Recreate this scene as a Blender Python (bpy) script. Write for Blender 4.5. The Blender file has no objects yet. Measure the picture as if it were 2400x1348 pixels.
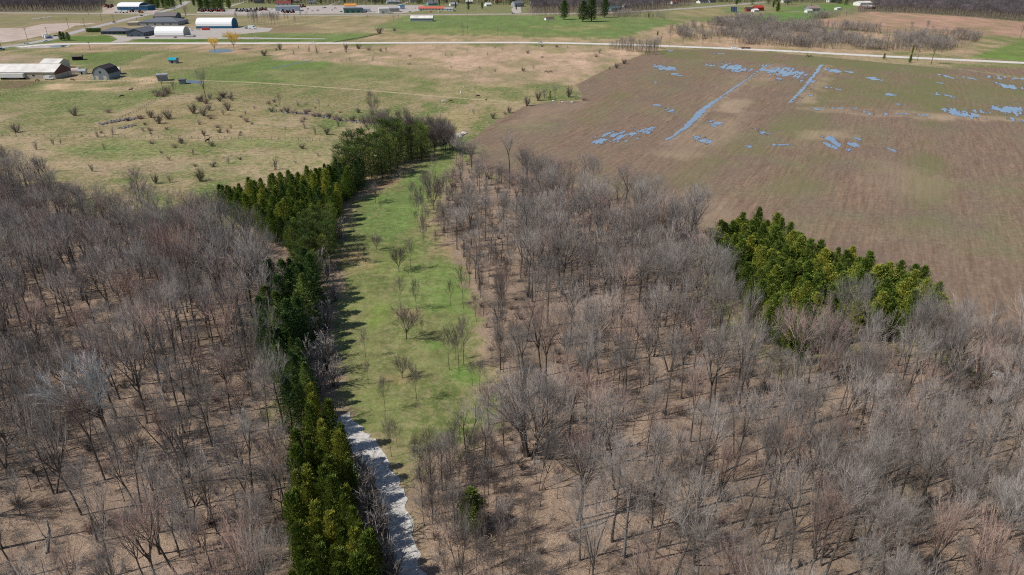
import bpy, math, random
import numpy as np
from mathutils import Vector

# ------------------------------------------------------------------ camera, light, exposure
S = bpy.context.scene
COL = S.collection
CAM_H = 80.0
PITCH = 26.0
FPX = 1600.0                      # focal length in pixels of the 2400 px wide photograph
cd = bpy.data.cameras.new('camera'); cam = bpy.data.objects.new('camera', cd); COL.objects.link(cam)
cd.sensor_fit = 'HORIZONTAL'; cd.sensor_width = 36.0; cd.lens = 24.0
cd.clip_start = 1.0; cd.clip_end = 12000.0
cam.location = (0, 0, CAM_H); cam.rotation_euler = (math.radians(90 - PITCH), 0, 0)
S.camera = cam
SUN_EL, SHADOW_AZ = 50.0, 19.0    # shadows fall to +x and a little away from the camera
w = bpy.data.worlds.new("World"); S.world = w; w.use_nodes = True
nt = w.node_tree
bg = nt.nodes['Background']; bg.inputs['Strength'].default_value = 0.085
sky = nt.nodes.new('ShaderNodeTexSky'); sky.sky_type = 'NISHITA'; sky.sun_disc = False
sky.sun_elevation = math.radians(SUN_EL); sky.sun_rotation = math.radians(270 - SHADOW_AZ)
sky.altitude = 300; sky.air_density = 1.0; sky.dust_density = 0.6; sky.ozone_density = 1.5
nt.links.new(sky.outputs[0], bg.inputs[0])
sl = bpy.data.lights.new('sun', 'SUN'); sl.energy = 4.2; sl.angle = math.radians(0.53); sl.color = (1.0, 0.95, 0.88)
sun = bpy.data.objects.new('sun', sl); COL.objects.link(sun)
a, e = math.radians(SHADOW_AZ), math.radians(SUN_EL)
sun.rotation_euler = Vector((math.cos(a)*math.cos(e), math.sin(a)*math.cos(e), -math.sin(e))).to_track_quat('-Z', 'Y').to_euler()
S.view_settings.view_transform = 'Standard'; S.view_settings.look = 'None'
S.view_settings.exposure = 0.0; S.view_settings.gamma = 1.0
S.render.engine = 'CYCLES'
S.cycles.use_denoising = False; S.cycles.filter_width = 1.1
S.cycles.max_bounces = 5; S.cycles.diffuse_bounces = 2; S.cycles.glossy_bounces = 2
S.cycles.transparent_max_bounces = 4; S.cycles.transmission_bounces = 2
S.cycles.caustics_reflective = False; S.cycles.caustics_refractive = False

# ------------------------------------------------------------------ helpers
RT = math.radians
def depress(py): return math.radians(PITCH) + math.atan((py - 674.0) / FPX)
def G(px, py, z=0.0):
    """where the sight line through a photo pixel meets the level z"""
    d = (CAM_H - z) / math.tan(depress(py))
    Z = d*math.cos(RT(PITCH)) + (CAM_H - z)*math.sin(RT(PITCH))
    return ((px - 1200.0) / FPX * Z, d)
def depth_at(x, y, z=0): return y*math.cos(RT(PITCH)) + (CAM_H - z)*math.sin(RT(PITCH))
def PX(x, y, z=0.0):
    Z = depth_at(x, y, z)
    return (1200 + FPX*x/Z, 674 + FPX*math.tan(math.atan2(CAM_H - z, y) - RT(PITCH)))
def ppm(x, y): return FPX / depth_at(x, y)
def GP(pts): return [G(*p) for p in pts]
def top_h(px, py_base, py_top):
    d = CAM_H / math.tan(depress(py_base))
    return CAM_H - d*math.tan(depress(py_top))
def lin(c):
    c = c / 255.0
    return c/12.92 if c <= 0.04045 else ((c + 0.055)/1.055)**2.4
KA = 0.80
def A(r, g, b, k=1.0):            # albedo of a sunlit surface that shows as this sRGB colour
    return (min(lin(r)*KA*k, .85), min(lin(g)*KA*k, .85), min(lin(b)*KA*k, .85))

def tag(o, label=None, cat=None, group=None, kind=None):
    if label: o['label'] = label
    if cat: o['category'] = cat
    if group: o['group'] = group
    if kind: o['kind'] = kind
    return o
def empty(name, loc=(0, 0, 0), rz=0.0, label=None, cat=None, group=None):
    o = bpy.data.objects.new(name, None); COL.objects.link(o)
    o.empty_display_size = 0.5
    o.location = (loc[0], loc[1], loc[2] if len(loc) > 2 else 0.0); o.rotation_euler = (0, 0, rz)
    return tag(o, label, cat, group)
def link(name, me, parent=None, mat=None):
    o = bpy.data.objects.new(name, me); COL.objects.link(o)
    if mat is not None:
        if len(me.materials) == 0: me.materials.append(mat)
    if parent is not None: o.parent = parent
    return o
def copy_tree(o, parent=None):
    c = o.copy(); COL.objects.link(c); c.parent = parent
    for ch in list(o.children): copy_tree(ch, c)
    return c

class MB:
    """collects shapes and links them as one mesh object"""
    def __init__(s): s.v = []; s.f = []
    def add(s, vs, fs):
        n = len(s.v); s.v.extend(vs); s.f.extend([tuple(i + n for i in f) for f in fs])
    def box(s, x0, x1, y0, y1, z0, z1):
        s.add([(x0,y0,z0),(x1,y0,z0),(x1,y1,z0),(x0,y1,z0),(x0,y0,z1),(x1,y0,z1),(x1,y1,z1),(x0,y1,z1)],
              [(3,2,1,0),(4,5,6,7),(0,1,5,4),(1,2,6,5),(2,3,7,6),(3,0,4,7)])
    def prism(s, prof, y0, y1):
        """profile in x,z drawn out along y"""
        n = len(prof)
        s.add([(x, y0, z) for x, z in prof] + [(x, y1, z) for x, z in prof],
              [tuple(range(n)), tuple(range(2*n - 1, n - 1, -1))] + [(i, n + i, n + (i+1) % n, (i+1) % n) for i in range(n)])
    def prismx(s, prof, x0, x1):
        n = len(prof)
        s.add([(x0, y, z) for y, z in prof] + [(x1, y, z) for y, z in prof],
              [tuple(range(n - 1, -1, -1)), tuple(range(n, 2*n))] + [((i+1) % n, n + (i+1) % n, n + i, i) for i in range(n)])
    def tube(s, pts, rads, n=6):
        base = len(s.v); m = len(pts)
        for i, p in enumerate(pts):
            q0 = pts[max(i - 1, 0)]; q1 = pts[min(i + 1, m - 1)]
            dx, dy, dz = q1[0]-q0[0], q1[1]-q0[1], q1[2]-q0[2]
            l = math.sqrt(dx*dx + dy*dy + dz*dz) or 1.0
            dx /= l; dy /= l; dz /= l
            if abs(dz) < 0.95: ux, uy, uz = -dy, dx, 0.0
            else: ux, uy, uz = 1.0 - dx*dx, -dx*dy, -dx*dz
            l = math.sqrt(ux*ux + uy*uy + uz*uz) or 1.0
            ux /= l; uy /= l; uz /= l
            vx, vy, vz = dy*uz - dz*uy, dz*ux - dx*uz, dx*uy - dy*ux
            r = rads[i]
            if i == m - 1 and r < 1e-4:
                s.v.append(tuple(p)); break
            for k in range(n):
                c = math.cos(2*math.pi*k/n)*r; t = math.sin(2*math.pi*k/n)*r
                s.v.append((p[0] + ux*c + vx*t, p[1] + uy*c + vy*t, p[2] + uz*c + vz*t))
        rings = (len(s.v) - base) // n
        tip = (len(s.v) - base) % n == 1
        for i in range(rings - 1):
            b = base + i*n
            for k in range(n):
                k2 = (k + 1) % n
                s.f.append((b + k, b + k2, b + n + k2, b + n + k))
        b = base + (rings - 1)*n
        if tip:
            for k in range(n): s.f.append((b + k, b + (k+1) % n, b + n))
        elif n > 2: s.f.append(tuple(b + k for k in range(n)))
    def mesh(s, name, mat=None, smooth=False):
        me = bpy.data.meshes.new(name); me.from_pydata(s.v, [], s.f); me.update()
        if mat is not None: me.materials.append(mat)
        if smooth: me.polygons.foreach_set('use_smooth', [True]*len(me.polygons))
        return me
    def build(s, name, mat=None, parent=None, smooth=False):
        return link(name, s.mesh(name, mat, smooth), parent)

# ------------------------------------------------------------------ numpy noise and polygons
def vnoise(x, y, seed=0):
    xi = np.floor(x).astype(np.int64); yi = np.floor(y).astype(np.int64)
    fx = x - xi; fy = y - yi
    fx = fx*fx*(3 - 2*fx); fy = fy*fy*(3 - 2*fy)
    def h(i, j):
        n = (i*374761393 + j*668265263 + seed*974634777) & 0x7fffffff
        n = ((n ^ (n >> 13))*1274126177) & 0x7fffffff
        n = (n ^ (n >> 16)) & 0xffff
        return n / 65535.0
    return (h(xi, yi)*(1-fx) + h(xi+1, yi)*fx)*(1-fy) + (h(xi, yi+1)*(1-fx) + h(xi+1, yi+1)*fx)*fy
def fbm(x, y, scale, seed=0, octs=4):
    s = 0.0; amp = 1.0; tot = 0.0; f = 1.0/scale
    for o in range(octs):
        s = s + amp*(vnoise(x*f + 17.3*o, y*f - 9.1*o, seed + o) - 0.5); tot += amp; amp *= 0.55; f *= 2.1
    return s/tot*2.0
def inside(poly, x, y):
    x = np.asarray(x, float); y = np.asarray(y, float)
    r = np.zeros(x.shape, bool); n = len(poly)
    for i in range(n):
        x0, y0 = poly[i]; x1, y1 = poly[(i+1) % n]
        if y0 == y1: continue
        r ^= ((y0 > y) != (y1 > y)) & (x < (x1 - x0)*(y - y0)/(y1 - y0) + x0)
    return r
def sdf(poly, x, y):
    """signed distance, positive inside"""
    d = np.full(x.shape, 1e9); n = len(poly)
    for i in range(n):
        x0, y0 = poly[i]; x1, y1 = poly[(i+1) % n]
        ex, ey = x1 - x0, y1 - y0
        L = ex*ex + ey*ey or 1e-9
        t = np.clip(((x - x0)*ex + (y - y0)*ey)/L, 0, 1)
        d = np.minimum(d, (x - x0 - t*ex)**2 + (y - y0 - t*ey)**2)
    d = np.sqrt(d)
    return np.where(inside(poly, x, y), d, -d)
def sstep(a, b, v):
    t = np.clip((v - a)/(b - a), 0, 1); return t*t*(3 - 2*t)

# ------------------------------------------------------------------ materials
class Mat:
    def __init__(s, name, rough=0.85, spec=0.2):
        s.m = bpy.data.materials.new(name); s.m.use_nodes = True
        s.t = s.m.node_tree; s.b = s.t.nodes['Principled BSDF']
        s.b.inputs['Roughness'].default_value = rough
        s.b.inputs['Specular IOR Level'].default_value = spec
    def n(s, typ, **kw):
        nd = s.t.nodes.new(typ)
        for k, v in kw.items(): setattr(nd, k, v)
        return nd
    def l(s, a, b): s.t.links.new(a, b)
    def val(s, x):
        nd = s.n('ShaderNodeValue'); nd.outputs[0].default_value = x; return nd.outputs[0]
    def math(s, op, a, b=None, clamp=False):
        nd = s.n('ShaderNodeMath', operation=op); nd.use_clamp = clamp
        for i, v in enumerate((a, b)):
            if v is None: continue
            if isinstance(v, (int, float)): nd.inputs[i].default_value = v
            else: s.l(v, nd.inputs[i])
        return nd.outputs[0]
    def pos(s): return s.n('ShaderNodeNewGeometry').outputs['Position']
    def mapping(s, vec, scale=(1, 1, 1), rot=(0, 0, 0)):
        nd = s.n('ShaderNodeMapping'); s.l(vec, nd.inputs['Vector'])
        nd.inputs['Scale'].default_value = scale; nd.inputs['Rotation'].default_value = rot
        return nd.outputs[0]
    def noise(s, vec, scale, detail=3, rough=0.55):
        nd = s.n('ShaderNodeTexNoise'); s.l(vec, nd.inputs['Vector'])
        nd.inputs['Scale'].default_value = scale; nd.inputs['Detail'].default_value = detail
        nd.inputs['Roughness'].default_value = rough
        return nd.outputs[0]
    def mapr(s, v, a, b, c=0.0, d=1.0, smooth=False):
        nd = s.n('ShaderNodeMapRange'); nd.clamp = True
        if smooth: nd.interpolation_type = 'SMOOTHSTEP'
        s.l(v, nd.inputs[0])
        for i, x in enumerate((a, b, c, d)): nd.inputs[i+1].default_value = x
        return nd.outputs[0]
    def mix(s, fac, a, b, typ='MIX'):
        nd = s.n('ShaderNodeMix', data_type='RGBA', blend_type=typ)
        for i, v in ((0, fac), (6, a), (7, b)):
            if isinstance(v, (int, float)): nd.inputs[i].default_value = v
            elif isinstance(v, tuple): nd.inputs[i].default_value = v if len(v) == 4 else (*v, 1)
            else: s.l(v, nd.inputs[i])
        return nd.outputs[2]
    def attr(s, name):
        return s.n('ShaderNodeAttribute', attribute_name=name)
    def rnd(s): return s.n('ShaderNodeObjectInfo').outputs['Random']
    def bump(s, h, strength=0.5, dist=0.1):
        nd = s.n('ShaderNodeBump'); s.l(h, nd.inputs['Height'])
        nd.inputs['Strength'].default_value = strength; nd.inputs['Distance'].default_value = dist
        s.l(nd.outputs[0], s.b.inputs['Normal'])
    def out(s, col):
        if isinstance(col, tuple): s.b.inputs['Base Color'].default_value = (*col[:3], 1)
        else: s.l(col, s.b.inputs['Base Color'])
        return s.m
def plain(name, col, rough=0.7, spec=0.3, var=0.18, scale=1.2, metal=0.0):
    """painted or weathered surface: the colour broken by two scales of grime"""
    m = Mat(name, rough, spec); p = m.n('ShaderNodeTexCoord').outputs['Object']
    k = m.mapr(m.noise(p, scale, 5, 0.65), 0.3, 0.7, 1 - var, 1 + var*0.6)
    m.b.inputs['Metallic'].default_value = metal
    return m.out(m.mix(1.0, col, k, 'MULTIPLY'))
# ------------------------------------------------------------------ the zones of the ground (photo pixels -> ground)
FIELD = GP([(1100, 330), (1160, 286), (1232, 248), (1290, 240), (1372, 236), (1358, 214), (1352, 198), (1432, 157), (1510, 126), (1562, 116), (1700, 117),
            (1800, 123), (1950, 135), (2080, 148), (2200, 158), (2420, 186), (2800, 215), (3400, 420), (3400, 900), (2600, 930), (2380, 900), (2270, 860),
            (2190, 800), (2000, 720), (1860, 660), (1700, 590), (1560, 545), (1420, 520), (1280, 470), (1180, 420), (1100, 380)])
FIELD2 = GP([(2215, 156), (2420, 160), (2900, 175), (2900, 215), (2420, 182)])
WOOD_L = GP([(-420, 395), (-200, 405), (0, 418), (100, 442), (160, 474), (200, 500), (300, 522), (470, 540), (590, 595), (650, 690), (640, 800), (640, 900), (672, 1000),
             (685, 1120), (672, 1250), (660, 1420), (620, 1700), (-900, 1700), (-900, 900)])
WOOD_R = GP([(1075, 375), (1150, 415), (1250, 430), (1350, 470), (1480, 505), (1590, 538), (1632, 575), (1645, 680), (1705, 800), (1850, 885), (1960, 835), (2180, 835), (2280, 880), (2360, 890),
             (2460, 960), (2700, 1100), (2800, 1700), (1000, 1700), (985, 1400), (955, 1260), (940, 1140), (985, 1080), (1065, 1058), (1140, 1010), (1165, 930), (1150, 860), (1130, 780),
             (1110, 690), (1090, 620), (1050, 575), (1020, 520), (1040, 470), (1060, 420)])
STRIP = GP([(560, 500), (700, 470), (775, 455), (790, 480), (800, 560), (790, 640), (780, 760), (790, 860), (800, 960),
            (830, 1040), (890, 1130), (920, 1240), (940, 1360), (950, 1700), (690, 1700), (700, 1200), (660, 1000), (630, 850), (650, 690), (600, 600)])
CLEAR = GP([(1035, 335), (1000, 380), (930, 428), (880, 455), (825, 480), (812, 560), (790, 640), (788, 760), (795, 860), (810, 950), (850, 1000), (900, 1050), (940, 1110),
            (1010, 1075), (1110, 1020), (1150, 930), (1120, 850), (1105, 760), (1105, 690), (1085, 620), (1010, 580), (975, 520), (1010, 450), (1050, 400), (1085, 345)])

# soft patches of other grass: polygon, colour, edge width in m, strength
def ell(cx, cy, rx, ry, n=20):
    return GP([(cx + rx*math.cos(2*math.pi*i/n), cy + ry*math.sin(2*math.pi*i/n)) for i in range(n)])
GREEN = A(108, 130, 68); LUSH = A(112, 138, 72); OLIVE = A(138, 136, 88); STRAW = A(176, 158, 122); PINK = A(214, 180, 154); DIRT = A(170, 142, 112)
SAND = A(214, 184, 148); DULL = A(128, 118, 88); SOIL = A(118, 92, 78); PALE = A(206, 192, 176)
PATCH = [
    # far bands
    (GP([(-300, 27), (330, 33), (330, 60), (150, 78), (60, 98), (-300, 130)]), A(158, 142, 112), 6, .9),
    (GP([(-300, 40), (300, 38), (280, 46), (-300, 58)]), A(142, 140, 96), 5, .7),
    (GP([(600, 37), (960, 37), (1000, 40), (900, 62), (860, 98), (600, 78)]), A(176, 156, 122), 5, .9),
    (GP([(610, 62), (700, 60), (760, 70), (680, 76), (620, 76)]), A(140, 116, 96), 3, .7),
    (GP([(960, 36), (1240, 36), (1560, 44), (1620, 58), (1560, 82), (1460, 92), (1000, 82), (870, 62)]), A(112, 140, 76), 6, .95),
    (GP([(1000, 66), (1250, 76), (1430, 86), (1400, 92), (1000, 84), (940, 72)]), A(146, 146, 94), 5, .7),
    (GP([(1240, 62), (1420, 58), (1460, 68), (1330, 74)]), A(160, 150, 104), 4, .6),
    (GP([(870, 76), (1000, 80), (1450, 92), (1500, 100), (1440, 102), (790, 99)]), A(190, 164, 130), 4, .9),
    (GP([(780, 99), (870, 78), (890, 79), (820, 98)]), A(88, 110, 56), 1.5, .9),
    (GP([(600, 79), (840, 76), (880, 77), (790, 98), (600, 99)]), A(100, 136, 66), 2, .9),
    (GP([(310, 92.5), (640, 92.5), (740, 99), (310, 99.2)]), A(78, 120, 44), 1, 1.),
    (GP([(115, 98.5), (150, 87), (180, 84.6), (260, 85), (276, 89), (277, 94), (262, 99.2)]), A(84, 126, 46), 1, 1.),
    (GP([(360, 30), (640, 31), (640, 60), (440, 60), (410, 34)]), A(160, 146, 112), 4, .8),
    (GP([(1440, 92), (1560, 60), (1640, 48), (1780, 60), (2300, 90), (2300, 126), (1900, 122), (1500, 102)]), A(196, 164, 136), 8, .9),
    (GP([(1560, 40), (1740, 43), (1740, 53), (1640, 52)]), A(112, 130, 74), 3, .8),
    (GP([(1560, 28), (1760, 12), (1860, 20), (1800, 35), (1640, 42)]), A(168, 152, 112), 5, .8),
    (GP([(1690, 20), (1740, 16), (1760, 28), (1700, 31)]), A(100, 140, 62), 2, .9),
    (GP([(1740, 52), (1790, 31), (1935, 27), (1945, 40), (1880, 51)]), A(96, 146, 58), 3, 1.),
    (GP([(1800, 20), (1990, 6), (2010, 16), (1950, 26), (1820, 28)]), A(98, 140, 60), 3, .9),
    (GP([(1880, 52), (1940, 40), (2030, 27), (2150, 30), (2400, 50), (2700, 66), (2700, 105), (2400, 84), (2280, 84), (2120, 78), (2000, 66), (1900, 60)]), A(192, 152, 132), 4, 1.),
    (GP([(2270, 133), (2400, 96), (2800, 70), (2900, 165), (2400, 142)]), A(112, 142, 66), 3, 1.),
    # between near road and pastures
    (GP([(640, 106), (900, 108), (1440, 106), (1540, 112), (1500, 130), (1430, 160), (1390, 200), (1100, 200), (900, 170), (640, 150)]), A(200, 170, 142), 8, .95),
    (GP([(990, 150), (1080, 130), (1200, 134), (1330, 140), (1420, 150), (1380, 160), (1200, 152), (1080, 154)]), PINK, 3, .8),
    (GP([(1360, 124), (1480, 118), (1500, 126), (1420, 138), (1340, 134)]), PINK, 3, .7),
    (GP([(880, 128), (960, 136), (1000, 144), (900, 150), (840, 140)]), PINK, 2, .7),
    (GP([(1280, 115), (1330, 115), (1320, 124), (1285, 124)]), OLIVE, 2, .7),
    (GP([(880, 141), (1000, 136), (1050, 146), (960, 156)]), OLIVE, 2, .6),
    (GP([(1150, 146), (1240, 135), (1290, 150), (1200, 160)]), OLIVE, 3, .5),
    (GP([(160, 105), (600, 104), (640, 110), (600, 126), (300, 120), (180, 130)]), A(190, 160, 132), 4, .9),
    (GP([(390, 120), (560, 128), (640, 142), (420, 160), (300, 156)]), OLIVE, 6, .8),
    (GP([(170, 124), (350, 118), (360, 122), (300, 148), (175, 152), (140, 140)]), GREEN, 4, .95),
    (GP([(0, 128), (138, 128), (142, 132), (90, 150), (0, 152), (-60, 140)]), A(182, 158, 136), 3, .9),
    (GP([(420, 182), (520, 158), (620, 140), (740, 145), (960, 158), (1000, 168), (800, 190), (620, 196), (490, 194)]), GREEN, 6, .95),
    (GP([(600, 136), (660, 140), (760, 145), (740, 158), (600, 160)]), LUSH, 4, .7),
    (GP([(620, 168), (800, 160), (960, 166), (1060, 190), (900, 205), (700, 200)]), A(150, 146, 100), 6, .6),
    (GP([(-60, 190), (120, 190), (105, 214), (10, 234), (-60, 240)]), GREEN, 4, .6),
    (GP([(0, 188), (100, 190), (60, 206), (-40, 210)]), SOIL, 2, .8),
    (GP([(110, 196), (255, 194), (240, 210), (150, 214), (105, 206)]), SAND, 2, .9),
    (GP([(285, 180), (380, 184), (370, 194), (270, 194)]), SAND, 2, .8),
    (GP([(160, 186), (300, 188), (300, 200), (160, 196)]), DIRT, 3, .6),
    (GP([(20, 236), (110, 216), (370, 216), (375, 226), (250, 265), (120, 262), (0, 262)]), GREEN, 5, .75),
    (GP([(430, 205), (560, 200), (900, 216), (1000, 240), (760, 262), (500, 235)]), A(130, 128, 84), 6, .7),
    (GP([(900, 196), (1200, 200), (1360, 205), (1240, 245), (1100, 230), (920, 215)]), A(158, 152, 104), 6, .6),
    (GP([(1060, 262), (1160, 250), (1200, 256), (1120, 290), (1070, 305)]), A(170, 156, 108), 4, .7),
    (GP([(0, 240), (70, 240), (130, 262), (60, 270), (0, 268)]), A(158, 142, 110), 4, .6),
    (GP([(60, 270), (250, 270), (200, 312), (60, 316), (0, 300)]), A(128, 132, 84), 5, .6),
    (GP([(380, 240), (560, 242), (640, 262), (560, 300), (330, 300), (260, 290)]), A(160, 144, 104), 5, .7),
    (GP([(600, 300), (1050, 305), (1000, 330), (620, 330)]), A(160, 146, 106), 5, .7),
    (GP([(110, 340), (260, 330), (700, 332), (830, 335), (760, 348), (500, 352), (330, 370), (180, 372)]), A(126, 140, 80), 5, .8),
    (GP([(160, 352), (250, 340), (300, 350), (200, 370)]), A(104, 136, 72), 4, .7),
    (GP([(410, 390), (560, 376), (600, 384), (470, 398)]), A(118, 142, 76), 3, .7),
    (GP([(200, 392), (420, 380), (520, 396), (400, 412), (230, 412)]), A(168, 148, 122), 4, .7),
    (GP([(300, 412), (480, 400), (560, 414), (400, 426)]), A(126, 138, 80), 4, .6),
    (GP([(520, 376), (780, 340), (800, 380), (640, 400)]), A(160, 154, 110), 5, .6),
    # the mown glade
    (CLEAR, A(130, 138, 84), 3, 1.),
    (GP([(1040, 338), (1072, 345), (1065, 370), (1010, 430), (960, 480), (955, 540), (985, 575), (1000, 600), (900, 610), (880, 560), (850, 540), (830, 500), (860, 470), (930, 440), (1000, 395)]), A(112, 138, 74), 3, .9),
    (GP([(820, 470), (870, 462), (880, 540), (850, 560), (820, 545)]), A(106, 128, 70), 3, .6),
    (GP([(945, 640), (1010, 605), (1070, 612), (1095, 660), (1090, 720), (1000, 735), (940, 700)]), A(118, 142, 76), 3, .9),
    (GP([(860, 735), (920, 715), (935, 760), (880, 770)]), A(122, 146, 66), 2, .7),
    (GP([(905, 560), (990, 580), (950, 650), (880, 700), (850, 700), (885, 600)]), A(120, 132, 72), 2, .6),
    (GP([(1030, 880), (1085, 862), (1105, 890), (1060, 912)]), A(108, 144, 66), 2, .8),
    (GP([(1000, 800), (1030, 800), (1030, 815), (1000, 815)]), A(104, 136, 64), 1, .8),
    (GP([(770, 590), (855, 585), (870, 620), (830, 650), (765, 650)]), A(170, 146, 108), 2, .8),
    (GP([(895, 418), (935, 424), (905, 440), (870, 452), (840, 456)]), A(160, 124, 100), 1.5, .9),
    (GP([(1040, 560), (1100, 590), (1110, 640), (1060, 605), (1000, 580)]), A(170, 146, 112), 2, .8),
    (GP([(920, 726), (990, 728), (985, 742), (925, 742)]), A(168, 140, 108), 1, .8),
    (GP([(900, 880), (980, 878), (985, 898), (905, 898)]), A(158, 134, 98), 1, .7),
    (GP([(1060, 450), (1160, 440), (1200, 560), (1130, 570), (1040, 500)]), A(150, 146, 96), 4, .8),
]
FGREEN = [(GP([(1540, 116), (1800, 123), (2080, 148), (2240, 164), (2150, 172), (1950, 160), (1560, 134)]), 6, .9), (GP([(1930, 158), (2440, 190), (2500, 300), (2250, 262), (1900, 248), (1880, 200)]), 12, .75), (GP([(2140, 150), (2220, 160), (2200, 300), (2190, 520), (2140, 520), (2150, 300)]), 8, .7),
          (GP([(1380, 250), (1450, 220), (1480, 230), (1400, 290), (1340, 300)]), 8, .6), (GP([(1850, 245), (1960, 250), (1900, 330), (1800, 320), (1820, 280)]), 8, .6), (GP([(1700, 330), (1820, 300), (1800, 360), (1690, 380)]), 8, .5), (GP([(1860, 380), (1940, 360), (1920, 440), (1840, 450)]), 8, .6), (GP([(1500, 440), (1640, 380), (1700, 380), (1600, 450)]), 8, .5), (GP([(1560, 140), (1700, 150), (1560, 240), (1450, 230)]), 12, .35)]
FTAN = [(GP([(1815, 148), (1850, 150), (1770, 220), (1730, 262), (1680, 260), (1740, 205)]), 4, .7), (GP([(1942, 153), (1965, 158), (1905, 240), (1868, 244)]), 3, .7), (GP([(1560, 330), (1620, 300), (1760, 262), (1700, 330), (1600, 370), (1540, 360)]), 6, .5), (GP([(1860, 250), (2000, 252), (2260, 270), (2420, 276), (2420, 284), (2100, 276), (1860, 258)]), 2, .7),
        (GP([(2140, 270), (2230, 270), (2230, 282), (2150, 282)]), 4, .7), (GP([(1880, 310), (2000, 305), (1990, 322), (1880, 326)]), 5, .6), (GP([(1480, 500), (1700, 470), (1760, 520), (1690, 560), (1560, 530)]), 8, .5), (GP([(2060, 380), (2200, 420), (2160, 470), (2040, 430)]), 10, .35), (GP([(1740, 160), (1780, 165), (1700, 250), (1640, 250)]), 6, .35), (GP([(1180, 300), (1290, 240), (1380, 235), (1370, 250), (1230, 310)]), 4, .4)]
def build_ground():
    rows = [-150, -60, 0, 25] + [CAM_H/math.tan(depress(p)) for p in np.arange(1640, 0, -3.4)]
    y = rows[-1]
    while y < 9000: y *= 1.08; rows.append(y)
    ys = np.array(rows)
    xs = list(np.arange(-160, 281, 1.45))
    for sg, x in ((-1, -160.0), (1, 280.0)):
        st = 1.45
        while abs(x) < 7000:
            st = min(st*1.035, 900 if abs(x) > 900 else 5.5); x += sg*st
            if sg < 0: xs.insert(0, x)
            else: xs.append(x)
    xs = np.array(xs); nx, ny = len(xs), len(ys)
    X, Y = np.meshgrid(xs, ys); X = X.ravel(); Y = Y.ravel()
    n1 = fbm(X, Y, 60, 1); n2 = fbm(X, Y, 14, 5); n3 = fbm(X, Y, 5, 9, 2)
    n4 = fbm(X, Y*.45, 26, 15, 4); warp = n2*8 + n3*3.5 + n4*4
    base = np.array(A(154, 143, 106)); tan = np.array(A(186, 164, 132)); grn = np.array(A(110, 128, 70))
    n5 = fbm(X*.6, Y*.45, 7, 25, 3)
    t = np.clip(0.5 + 1.35*(n1*0.6 + n2*0.8 + n4*.8 + n5*.7), 0, 1)[:, None]
    tint = base*(1 - np.abs(t - .5)*2) + np.where(t > .5, tan, grn)*np.abs(t - .5)*2
    far = sstep(900, 1200, Y)[:, None]
    tint = tint*(1 - far) + np.array(A(128, 134, 92))*far
    rough = np.ones_like(X)
    for poly, col, soft, k in PATCH:
        P = np.array(poly); m = soft*2 + 14
        sel = np.nonzero((X > P[:, 0].min() - m) & (X < P[:, 0].max() + m) & (Y > P[:, 1].min() - m) & (Y < P[:, 1].max() + m))[0]
        if len(sel) == 0: continue
        d = sdf(poly, X[sel], Y[sel]) + warp[sel]*min(1.0, soft/4.0)
        wgt = (sstep(-soft, soft, d)*k)[:, None]
        lo = .15 if k < .85 else .66
        wgt = wgt*np.clip(.9 + .9*n4[sel] + .6*n2[sel] + .5*n5[sel], lo, 1)[:, None]
        if poly is CLEAR: rough[sel] = rough[sel]*(1 - wgt[:, 0]) + .5*wgt[:, 0]
        if k >= .8 and np.array(P)[:, 1].min() > 380: rough[sel] = rough[sel]*(1 - wgt[:, 0]) + .4*wgt[:, 0]
        tint[sel] = tint[sel]*(1 - wgt) + np.array(col)*(1 + 0.3*n2[sel][:, None] + .2*n3[sel][:, None])*wgt
    for poly in ([(-300, 29), (230, 28.5), (250, 17), (262, 0.5), (-300, 0.5)], [(2030, 27), (2150, 31), (2290, 41), (2420, 52), (2700, 64), (2700, .5), (1990, .5), (2040, 12)], [(1240, 32), (1440, 36), (1500, 29), (1620, 11), (1660, .5), (1290, .5), (1240, 8)]):
        P = GP(poly); wgt = (sstep(-6, 6, sdf(P, X, Y) + warp)*.9)[:, None]
        tint = tint*(1 - wgt) + np.array(A(112, 100, 94))*wgt
    def clipd(p): return np.clip(sdf(p, X, Y), -60, 60)
    sw = np.maximum(np.maximum(clipd(WOOD_L), clipd(WOOD_R)), clipd(STRIP))
    sf = np.maximum(clipd(FIELD), clipd(FIELD2))
    me = bpy.data.meshes.new('ground')
    me.vertices.add(nx*ny); co = np.stack([X, Y, np.zeros_like(X)], 1)
    me.vertices.foreach_set('co', co.ravel())
    I = np.arange(nx*ny).reshape(ny, nx)
    q = np.stack([I[:-1, :-1], I[:-1, 1:], I[1:, 1:], I[1:, :-1]], -1).reshape(-1, 4)
    me.loops.add(q.size); me.loops.foreach_set('vertex_index', q.ravel().astype(np.int32))
    me.polygons.add(len(q)); me.polygons.foreach_set('loop_start', np.arange(0, q.size, 4, dtype=np.int32))
    me.update(calc_edges=True)
    c = me.attributes.new('tint', 'FLOAT_COLOR', 'POINT')
    c.data.foreach_set('color', np.concatenate([tint, np.ones((len(tint), 1))], 1).ravel().astype(np.float32))
    fg = np.zeros_like(X); ft = np.zeros_like(X)
    for lst, arr in ((FGREEN, fg), (FTAN, ft)):
        for poly, soft, k in lst:
            arr += sstep(-soft, soft, sdf(poly, X, Y) + warp*.8)*k*.95*np.clip(.8 + .9*n4 + .7*n2, .1, 1.2)
    for nm, v in (('sd_wood', sw), ('sd_field', sf), ('f_green', np.clip(fg, 0, 1)), ('f_tan', np.clip(ft, 0, 1)), ('rough', rough)):
        at = me.attributes.new(nm, 'FLOAT', 'POINT'); at.data.foreach_set('value', v.astype(np.float32))
    # ---- material
    m = Mat('ground_cover', 0.95, 0.1); p = m.pos()
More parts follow.
